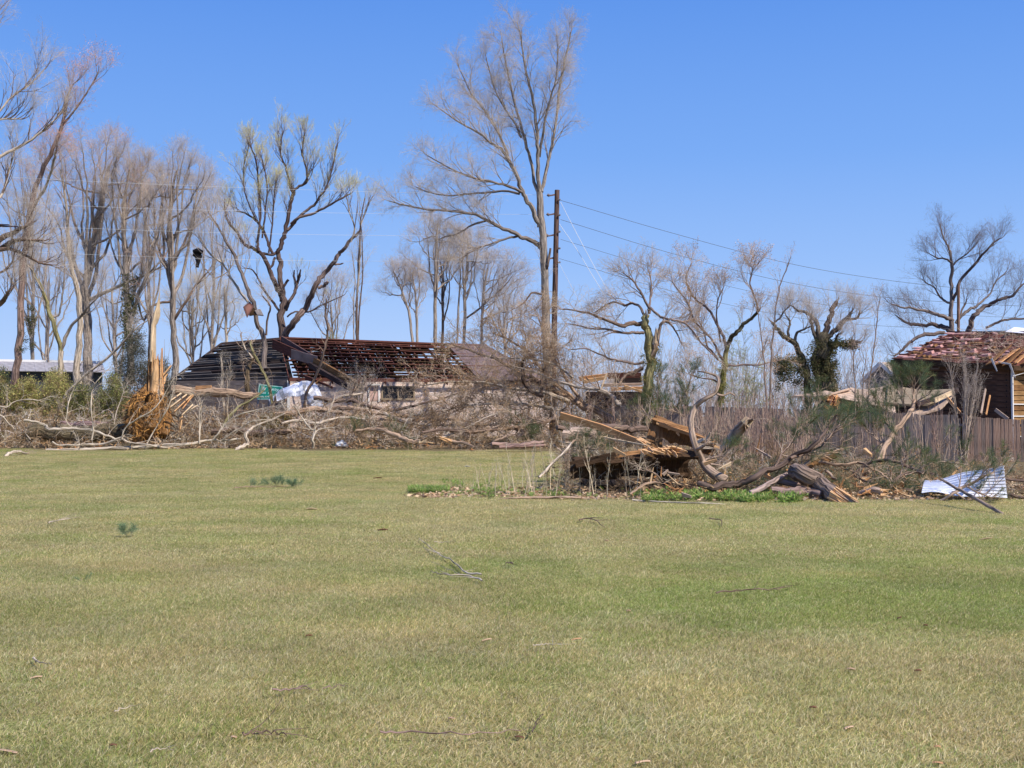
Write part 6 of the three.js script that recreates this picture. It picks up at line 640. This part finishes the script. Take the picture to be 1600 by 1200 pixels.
{
  R = rng(540);
  const h = thing('hollow_trunk', 'torn slab of hollow rust-brown trunk tilted up behind the S-curved trunk', 'log', onGround(1065, 30)); const a = P(1018, 668, 30), b = P(1112, 700, 29.4); const f = shell(h, 'trunk_shell', a.clone().add(V(0, -.08, 0)), b.clone().add(V(0, -.12, 0)), .40, .30, -1.9, .75, M.rot, 5, .09);
  { const m = new MB(); for (let i = 0; i <= 14; i++) { const p = f(i, 11, .04), q = f(Math.min(14, i + 1), 11, .04); m.bar(p, p.clone().add(V(rr(.0, .25), rr(-.12, .12), rr(0, .1))), .07, .04, UP, .3); } m.build('splinters', M.fresh, h); const c = new MB(); c.bar(P(1020, 654, 29.6), P(1085, 672, 29.3), .10, .05, UP, .8, .5); c.bar(P(1030, 662, 29.6), P(1112, 690, 29.1), .14, .06, V(0, 1, .4), .5, .7); c.build('split_slab', M.orange, h); const e = new MB(); for (const [p, q] of [[[1022, 700], [1026, 655]], [[1028, 702], [1030, 668]], [[1016, 690], [1022, 662]]]) e.bar(P(...p, 29.8), P(...q, 29.9), .2, .06, V(1, 0, .2)); e.build('split_slab', M.rot, h); const d = new MB(); d.bar(P(1100, 692, 29), P(1110, 676, 28.8), .06, .03, UP, .4); d.bar(P(1085, 694, 29), P(1100, 686, 28.8), .1, .04, UP, .5); d.splinters(P(1095, 694, 29), V(.9, .1, .2), .15, 18, .15, .45, .05, .3); d.build('splinters', M.barkPale, h); }
  const s = thing('rotten_trunk', 'big hollow rotten trunk lying open above the green weeds, splintered orange on top', 'log', onGround(990, 27)); shell(s, 'trunk_shell', P(898, 738, 27.2), P(1085, 735, 27.6), .32, .52, -2.0, .85, M.rotDark, 9, .08);
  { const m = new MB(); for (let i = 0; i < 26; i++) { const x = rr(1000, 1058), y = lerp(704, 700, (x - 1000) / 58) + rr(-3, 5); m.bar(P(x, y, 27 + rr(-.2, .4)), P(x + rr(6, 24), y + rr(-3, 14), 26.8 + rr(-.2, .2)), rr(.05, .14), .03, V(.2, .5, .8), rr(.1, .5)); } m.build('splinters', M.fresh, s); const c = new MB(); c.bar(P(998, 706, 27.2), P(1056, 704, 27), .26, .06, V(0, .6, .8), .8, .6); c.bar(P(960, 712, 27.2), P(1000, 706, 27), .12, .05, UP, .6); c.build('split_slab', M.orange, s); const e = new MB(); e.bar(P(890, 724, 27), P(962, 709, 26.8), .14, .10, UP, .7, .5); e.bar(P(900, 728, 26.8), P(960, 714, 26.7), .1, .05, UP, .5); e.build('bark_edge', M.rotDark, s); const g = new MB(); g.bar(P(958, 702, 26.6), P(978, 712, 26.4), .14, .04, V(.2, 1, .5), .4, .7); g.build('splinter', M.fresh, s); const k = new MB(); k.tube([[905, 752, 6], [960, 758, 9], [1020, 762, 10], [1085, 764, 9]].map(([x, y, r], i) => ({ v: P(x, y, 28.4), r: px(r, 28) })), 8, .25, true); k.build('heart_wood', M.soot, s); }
  const q = thing('orange_plank', 'long freshly split orange plank slanting down across the debris', 'plank', P(1005, 700, 28)); { const m = new MB(); m.bar(P(876, 649, 30), P(940, 668, 29.2), .17, .05, V(0, 1, .35), .98); m.bar(P(940, 668, 29.2), P(1008, 694, 28.2), .17, .05, V(0, 1, .35), .75); m.build('board', M.orange, q); const e = new MB(); e.splinters(P(1000, 691, 28.3), P(1030, 706, 27.9).sub(P(1000, 691, 28.3)).normalize(), .09, 16, .2, .5, .06, .1); e.build('splinters', M.fresh, q); }
  const pl = (lab, a, b, w, t, mt, sd, d0 = 1, d1 = .5) => { const m = new MB(); m.bar(P(...a), P(...b), w, t, sd || V(0, 1, .5), d1, d0); tag(m.build('splintered_plank', mt), lab, 'plank'); };
  pl('thin pale split strip lying below the orange plank', [945, 684, 28.6], [1010, 696, 27.6], .05, .03, M.freshPale); pl('small orange chip of split wood left of the long dark pine limb', [1100, 725, 26.9], [1120, 718, 26.8], .09, .04, M.fresh); pl('pale pointed sliver of split wood right of the S-curved trunk', [1122, 733, 26.6], [1142, 724, 26.8], .10, .03, M.freshPale, null, .2, .9); pl('orange broken plank standing behind the slim straight log', [1195, 742, 27], [1215, 752, 26.6], .1, .04, M.orange); pl('brown split board in the brush behind the long dark pine limb', [1205, 715, 29], [1180, 700, 29.4], .05, .04, M.tan); pl('pinkish wood shard on the green weeds', [1066, 773, 25], [1080, 776, 24.8], .1, .03, M.tan); pl('curled pale shard in the rotten trunk opening', [1036, 742, 26], [1044, 734, 26], .07, .04, M.tan); pl('flat pale shard in the rotten trunk opening', [1044, 739, 26], [1062, 741, 25.9], .05, .03, M.tan); pl('ragged orange chunk of wood far right of the long dark limb', [1350, 704, 32], [1362, 712, 31.8], .16, .1, M.fresh); pl('short orange plank end beside the leaning broken pine', [1340, 745, 29], [1358, 738, 28.8], .12, .05, M.rot); pl('upright reddish splinter stake in the dry stalks', [1182, 706, 31], [1190, 676, 31], .05, .04, M.rot, V(1, 0, 0), 1, .2);
  // pale ribbed metal panel
  const mp = thing('ribbed_metal_sheet', 'pale blue-white ribbed metal panel lying bent on the lawn edge at the right', 'metal panel', onGround(1510, 26)); const c00 = P(1440, 770, 25.6), c10 = P(1574, 778, 25), c11 = P(1568, 729, 25.3), c01 = P(1445, 752, 27); const fq = (u, v) => { const p = c00.clone().lerp(c10, u).lerp(c01.clone().lerp(c11, u), v); p.y += .05 * Math.sin(u * 9 + v * 3) * (1 - u); return p; }; for (let j = 0; j < 9; j++) { const m = new MB(); for (let i = 0; i < 10; i++) m.slab(fq(i / 10, j / 9), fq((i + 1) / 10, j / 9), fq((i + 1) / 10, (j + .86) / 9), fq(i / 10, (j + .86) / 9), .006); m.build('flat_strip', M.metal, mp); const r = new MB(); for (let i = 0; i < 10; i++) r.slab(fq(i / 10, (j + .86) / 9).add(V(0, .018, .01)), fq((i + 1) / 10, (j + .86) / 9).add(V(0, .018, .01)), fq((i + 1) / 10, (j + 1) / 9).add(V(0, .018, .01)), fq(i / 10, (j + 1) / 9).add(V(0, .018, .01)), .02); r.build('rib', M.metal, mp); }
}
// ---------------------------------------------------------------- uncounted brush, stalks, weeds, chips
function scatter(name, label, cat, n, geos, mt, fn, part) { const g = new THREE.Group(); g.name = numbered(name); scene.add(g); tag(g, label, cat, null, 'stuff'); const l = geos.map(() => []), cc = geos.map(() => []); for (let i = 0; i < n; i++) { const q = fn(i); if (!q) continue; const k = Math.floor(R() * geos.length); l[k].push(q[0]); cc[k].push(q[1]); } geos.forEach((ge, k) => l[k].length && instances(part, ge, mt, l[k], g, cc[k])); return g; }
const interp = (tab, x) => { for (let i = 1; i < tab.length; i++) if (x <= tab[i][0]) return lerp(tab[i - 1][1], tab[i][1], (x - tab[i - 1][0]) / (tab[i][0] - tab[i - 1][0])); return tab[tab.length - 1][1]; };
const tint = (a, k0 = .7, k1 = 1.35) => { const c = pick(a), k = rr(k0, k1); return C(c[0] * k, c[1] * k, c[2] * k); };
R = rng(601);
{ const topFar = [[-120, 654], [160, 652], [260, 642], [420, 654], [500, 656], [600, 658], [680, 646], [740, 612], [820, 600], [880, 612], [960, 645], [1040, 660]], top = [[-120, 664], [60, 664], [160, 664], [260, 660], [340, 658], [420, 664], [500, 660], [600, 656], [680, 646], [740, 628], [820, 616], [880, 626], [960, 652], [1040, 664]];
  scatter('brush', 'dense tangle of dead brown branches along the back of the lawn', 'brush', 3500, [...TW.brush, ...TW.heavy, ...TW.deadLeaf, ...TW.dead], M.vert, () => { const x = rr(-120, 1030), d = rr(49.3, 57); if (x > 185 && x < 282 && d < 51) return null; const g = onGround(x, d), ty = P(x, interp(d > 53 ? topFar : top, x), d).y, y = g.y + .05 + Math.pow(R(), .9) * Math.max(.3, ty - g.y) * smooth(48.4, 51, d); return [placeM(V(g.x, y, g.z), randDir().addScaledVector(UP, .25).normalize(), rr(.4, 1.25)), tint(R() < .10 ? TC.pale : R() < .15 ? TC.grey : TC.brush)]; }, 'twigs'); }
scatter('brush', 'brown twigs and broken boughs matted among the fallen pines', 'brush', 900, [...TW.brush, ...TW.deadLeaf], M.vert, () => { const x = rr(865, 1660), e = x > 1340 ? 26.6 : 26, d = e + Math.pow(R(), 1.2) * 14, g = onGround(x, d), hh = x > 1000 && x < 1300 ? .8 : .45; return [placeM(V(g.x, g.y + .03 + hh * R() * R() * smooth(e, e + 2, d), g.z), randDir().addScaledVector(UP, .1).normalize(), rr(.25, .75)), tint(R() < .12 ? TC.pale : TC.brush)]; }, 'twigs');
scatter('brush', 'dark tangle of snapped boughs heaped over the rotten trunks', 'brush', 330, [...TW.brush, ...TW.dead], M.vert, () => { const x = rr(880, 1330), d = rr(x > 1090 ? 28.2 : 26.8, 32), g = onGround(x, d); return [placeM(V(g.x, g.y + .1 + .75 * Math.pow(R(), 1.3), g.z), randDir().addScaledVector(UP, .15).normalize(), rr(.4, .95)), tint(R() < .15 ? TC.pale : TC.brush, .6, 1.2)]; }, 'twigs');
scatter('pine_needles', 'green pine sprays strewn among the debris on the right', 'pine sprays', 420, NEEDLE, M.leaf, () => { const x = pick([rr(1100, 1300), rr(1180, 1340), rr(1300, 1480), rr(1380, 1560)]), d = rr(26.6, 36), g = onGround(x, d); return [placeM(V(g.x, g.y + .05 + .5 * R() * R(), g.z), randDir().addScaledVector(UP, .5).normalize(), rr(.4, .8)), C(1, 1, 1).multiplyScalar(rr(.8, 1.3))]; }, 'needles');
scatter('brush', 'grey twigs caught on the torn red roof of the ruined house', 'brush', 80, TW.dead, M.vert, () => [placeM(P(rr(1490, 1640), rr(524, 556), rr(53.8, 55)).add(V(0, .1, 0)), randDir().addScaledVector(UP, .15).normalize(), rr(.6, 1.2)), tint(TC.brown, .9, 1.5)], 'twigs');
const stalk = [51, 52, 53].map(s => spray(s, { r: .010, n: 5, m: 2, ang: .35, l: .22, wob: .06, up: .12 }));
scatter('dry_stalks', 'tall dry brown weed stalks standing before the fence in the middle right', 'stalks', 480, stalk, M.vert, () => { const x = R() < .72 ? rr(1090, 1270) : rr(880, 1500), d = rr(36, 45.5), g = onGround(x, d); return [placeM(g, V(rr(-.18, .18), 1, rr(-.18, .18)).normalize(), rr(.8, 2.3)), tint([[.38, .26, .2], [.30, .2, .16], [.46, .34, .25]])]; }, 'stalks');
scatter('dry_stalks', 'thin pale dead stalks standing among the weeds left of the rotten trunk', 'stalks', 90, stalk, M.vert, () => { const x = rr(690, 1010), d = rr(25.6, 31), g = onGround(x, d); return [placeM(g, V(rr(-.25, .25), 1, rr(-.2, .2)).normalize(), rr(.35, 1.25) * smooth(640, 850, x)), tint([[.62, .5, .34], [.5, .38, .27], [.7, .6, .42]])]; }, 'stalks');
scatter('weeds', 'low bright green weeds growing along the front of the debris pile', 'weeds', 1150, CL.weed, M.leaf, i => { let x, d; if (i < 470) { x = 985 + 275 * Math.pow(R(), .8); d = 24.9 + 2.3 * R() * rr(.6, 1) - (x > 1150 ? .2 : 0) + .5 * (fbm(x * .04, 1, 8, 3) - .5); if (fbm(x * .05, d * 1.5, 14, 3) < .46) return null; } else if (i < 780) { x = rr(690, 1000); d = rr(25.5, 32); if (fbm(x * .03, d * .8, 4, 3) < .5) return null; } else { x = rr(640, 700); d = rr(27.6, 29); } const g = onGround(x, d), k = rr(.7, 1.3); return [placeM(g.add(V(0, .06, 0)), V(rr(-.3, .3), 1, rr(-.3, .3)).normalize(), rr(.3, 1.1) * (i < 470 ? .95 : .5)), C(k * 1.2, k * 1.3, k * rr(.9, 1.1))]; }, 'leaves');
const litterGeo = [61, 62].map(s => { const keep = R; R = rng(s); const b = new MB(); b.col = [1, 1, 1]; for (let i = 0; i < 14; i++) leafQuad(b, V(rr(-.3, .3), rr(.01, .05), rr(-.3, .3)), V(rr(-1, 1), rr(-.1, .4), rr(-1, 1)).normalize(), rr(.06, .13), rr(.03, .06), pick([[.42, .26, .15], [.5, .34, .22], [.3, .18, .11], [.62, .46, .3]])); R = keep; return b.geo(); });
scatter('leaf_litter', 'dead brown leaves and bark bits covering the ground under the debris', 'leaf litter', 1300, litterGeo, M.vert, () => { let x, d; if (R() < .55) { x = rr(660, 1640); d = (x > 880 ? 25.4 : 26) + Math.pow(R(), 1.6) * 10; if (x < 880 && d > 29.5) return null; } else { x = rr(-60, 900); d = rr(49.2, 54); if (R() < .5) return null; } const g = onGround(x, d), k = rr(.7, 1.2); return [placeM(g, UP.clone(), rr(.6, 1.3)), C(k, k, k)]; }, 'leaves');
scatter('wood_chips', 'pale and orange wood splinters strewn through the debris', 'wood chips', 420, [71, 72].map(s => { const keep = R; R = rng(s); const b = new MB(); for (let i = 0; i < 3; i++) { const p = V(rr(-.2, .2), rr(0, .06), rr(-.2, .2)); b.bar(p, p.clone().add(V(rr(-.3, .3), rr(-.02, .12), rr(-.3, .3))), rr(.02, .06), .015, UP, .3); } R = keep; return b.geo(); }), M.freshPale, () => { let x, d; if (R() < .65) { x = rr(960, 1480); d = rr(25.6, 31); } else { x = rr(60, 860); d = rr(48.2, 52); } const g = onGround(x, d); return [placeM(g.add(V(0, .03 + .25 * R() * R(), 0)), randDir().addScaledVector(UP, 1).normalize(), rr(.6, 1.4)), tint([[1, .8, .6], [.9, .6, .4], [1, .9, .8]], .6, 1)]; }, 'chips');

// ---------------------------------------------------------------- bits lying on the lawn
R = rng(701);
const lp = (x, y, h = .03) => { const p = G(x, y); p.y += h; return p; };
function twig(label, list, r0, mt, side = 0, nm = 'fallen_twig') { // picture points on the lawn -> a twig resting on the grass
  const pts = []; for (let i = 0; i < list.length; i += 2) pts.push(lp(list[i], list[i + 1], .045)); const b = pts[0].clone(), t = thing(nm, label, 'twig', V(b.x, ground(b.x, b.z), b.z)), c = new THREE.CatmullRomCurve3(pts), N = 16, q = []; for (let i = 0; i <= N; i++) q.push({ v: c.getPoint(i / N).add(V(rr(-.006, .006), rr(0, .02), rr(-.006, .006))), r: r0 * (1 - .65 * i / N) }); const m = new MB(); m.tube(q, 6, .15, true); m.build('stem', mt, t);
  for (let i = 0; i < side; i++) { const k = 3 + Math.floor(R() * (N - 4)), s = new MB(), d = q[k + 1].v.clone().sub(q[k].v).normalize().applyAxisAngle(UP, rr(.4, .9) * (R() < .5 ? -1 : 1)); d.y = rr(0, .25); stick(s, q[k].v, d.normalize(), rr(.1, .3) * r0 / .008, r0 * .5, 4, .2, 0, 5); s.build('side_twig', mt, t); } return t;
}
twig('forked leafless branch lying in the middle of the lawn', [752, 906, 740, 904, 728, 902, 718, 894, 708, 884, 698, 878, 685, 872, 672, 862, 662, 852, 654, 846], .011, M.barkPale, 3); twig('lower prong of the forked branch in mid lawn', [753, 914, 742, 910, 722, 907, 705, 907, 690, 905, 680, 902, 672, 900], .010, M.barkPale, 2); twig('short side prong between the forked branches in mid lawn', [724, 906, 716, 904, 706, 898, 690, 892, 672, 884], .005, M.barkGrey, 1);
twig('long thin dark reddish twig near the bottom middle of the lawn', [594, 1161, 620, 1160, 660, 1160, 715, 1161, 760, 1159, 815, 1158], .006, M.barkRed, 1); twig('dark crooked twig with leaf scraps at lower left of the lawn', [378, 1161, 395, 1160, 415, 1159, 432, 1160, 448, 1164], .007, M.barkDark, 4); twig('pale curved bit of twig left of the lawn foreground', [52, 1038, 56, 1044, 66, 1048, 82, 1050], .007, M.barkPale); twig('reddish twig fragments lower middle left of the lawn', [425, 1092, 450, 1090, 470, 1086, 485, 1088], .007, M.barkRed, 3); twig('thin reddish twig right of the red fragments', [505, 1088, 525, 1086, 545, 1081], .004, M.barkRed, 1);
twig('dark leafy twig on the green patch of the lawn', [1118, 934, 1150, 932, 1185, 930, 1215, 929, 1238, 923], .008, M.barkDark, 3); twig('pale thin straw twig lying left on the right half of the lawn', [832, 1018, 860, 1018, 880, 1016], .005, M.barkWhite, 2); twig('small pale twig near the centre of the lawn', [678, 853, 695, 853, 711, 853], .006, M.barkWhite); twig('dark bent twig standing from the lawn at lower right of centre', [802, 888, 795, 886, 788, 889], .008, M.barkDark, 1); twig('dark fallen twig below the weeds pile on the lawn', [905, 818, 915, 815, 925, 816, 938, 824, 945, 829], .012, M.barkDark, 3); twig('thin dark sprig standing near the bottom of the lawn right of centre', [832, 1160, 838, 1145, 850, 1128], .004, M.barkDark, 2); twig('thin curved dark twig on the lawn below the pine log', [1108, 815, 1122, 816, 1128, 822, 1127, 828], .010, M.barkDark); twig('faint pale branch lying flat on the left of the lawn', [75, 822, 90, 818, 105, 816], .012, M.barkPale, 4); twig('pale dry twig in the foreground at lower left', [178, 1126, 190, 1122, 202, 1118, 220, 1115], .004, M.barkPale); twig('pale twig at the bottom left foreground', [235, 1190, 250, 1187, 275, 1185], .004, M.barkPale, 1);
function woodBit(label, x, y, wpx, hpx, mt, nm = 'bark_chip', cat = 'bark chip') { const p = lp(x, y, .022), d = -p.z, t = thing(nm, label, cat, V(p.x, p.y - .022, p.z)), m = new MB(), w = px(wpx, d), a = rr(-.5, .5), dir = V(Math.cos(a), rr(-.05, .15), Math.sin(a)), n = 5; for (let i = 0; i < n; i++) { const q = p.clone().addScaledVector(dir, (i / n - .5) * w), e = p.clone().addScaledVector(dir, ((i + 1) / n - .5) * w), f = k => px(hpx, d) * 1.6 * Math.sin(3.14 * (k * .8 + .12)); q.y += .004 * Math.sin(i / n * 3.14); e.y += .004 * Math.sin((i + 1) / n * 3.14); m.bar(q, e, (f(i / n) + f((i + 1) / n)) / 2, .008, V(-dir.z, .35, dir.x)); } m.build('chip', mt, t); return t; }
const chipT = woodM(.75, .52, .36), chipO = woodM(.72, .42, .24), chipD = woodM(.28, .14, .09);
[['tan bark chip on the lawn left of centre', 487, 797, 16, 6, M.freshPale], ['tan wood chip in the left foreground below the curved twig', 57, 1063, 17, 5, chipT], ['long pink wood shard at the left foreground edge', 8, 1179, 44, 8, chipT], ['small red leaf-like scrap in the left foreground', 177, 1170, 10, 6, chipD], ['orange wood chip above the thin pale straw twig', 900, 1003, 18, 4, chipO], ['pinkish chip in the centre right foreground', 760, 1004, 16, 5, chipT], ['pale chip in the lower middle foreground', 706, 1128, 10, 6, chipT], ['tan chip beside the dark crooked twig at lower left', 366, 1157, 8, 8, chipT], ['small pale chip right of the centre foreground', 1330, 1050, 12, 5, chipT], ['brown chip to the right of the small pale chip', 1434, 1052, 10, 5, chipD], ['orange chip in the bottom right foreground', 1464, 1172, 10, 5, chipO], ['tan chip at the bottom edge right of centre', 1004, 1197, 26, 6, chipT], ['orange chip at the bottom edge right', 1465, 1198, 16, 5, chipO], ['pinkish chip on the lawn right foreground', 1326, 1142, 16, 5, chipT], ['white scrap of paper in the weeds left of the dead stalks', 730, 730, 8, 4, M.trimWhite], ['white scrap at the front of the weeds', 923, 778, 8, 6, M.trimWhite], ['dark chip on the lawn left of the forked branch', 598, 830, 16, 6, chipD], ['dark wood scrap on the back lawn left of the weeds', 590, 748, 14, 4, chipD], ['tan chip left of the twig on the green patch', 982, 958, 7, 5, chipT], ['tan flat chip on the lawn below the pine log', 948, 847, 6, 4, chipT], ['tan bark fragment right edge of the lawn', 1540, 844, 20, 4, chipT], ['tiny brown leaf on the lawn in the centre right', 1270, 1110, 10, 7, chipD], ['brown leaf in the bright green grass', 1405, 969, 6, 5, chipD], ['second brown leaf in the bright green grass, lower right', 1446, 981, 6, 5, chipD], ['red-brown chip at the bottom left of centre', 812, 1157, 14, 6, chipD], ['dark red chip in the lawn middle left', 483, 997, 10, 4, chipD]].forEach(a => woodBit(...a));
function sprig(label, x, y, n, w, s) { const p = lp(x, y, .02), t = thing('pine_sprig', label, 'pine sprig', V(p.x, p.y - .02, p.z)), l = [], d = -p.z; for (let i = 0; i < n; i++) { const q = p.clone().add(V(rr(-.5, .5) * px(w, d), .01 + .03 * R(), rr(-.3, .3) * px(w, d))); l.push(placeM(q, V(rr(-.8, .8), rr(.25, 1), rr(-.6, .6)).normalize(), s * rr(.75, 1.1))); } instances('needles', NEEDLE[n % 2], M.vert, l, t, l.map(() => C(.85, 1.1, 1.15).multiplyScalar(rr(.9, 1.3)))); return t; }
sprig('small round blue-green pine tuft lying alone on the left lawn', 200, 840, 10, 18, .40); sprig('rounded pine tuft at the right end of the sprigs on the mid lawn', 460, 762, 12, 12, .48); sprig('taller wispy pine sprig in the middle of the mid lawn sprigs', 432, 760, 12, 28, .55); sprig('small pine sprig at the left end of the mid lawn sprigs', 398, 762, 7, 16, .4);
twig('brown stem joining the pine sprigs on the mid lawn', [366, 766, 380, 764, 400, 764, 430, 764, 450, 763], .012, M.barkBrown, 1); sprig('tiny faded pine sprig far left of mid lawn', 133, 912, 3, 16, .2);

renderer.render(scene, camera);
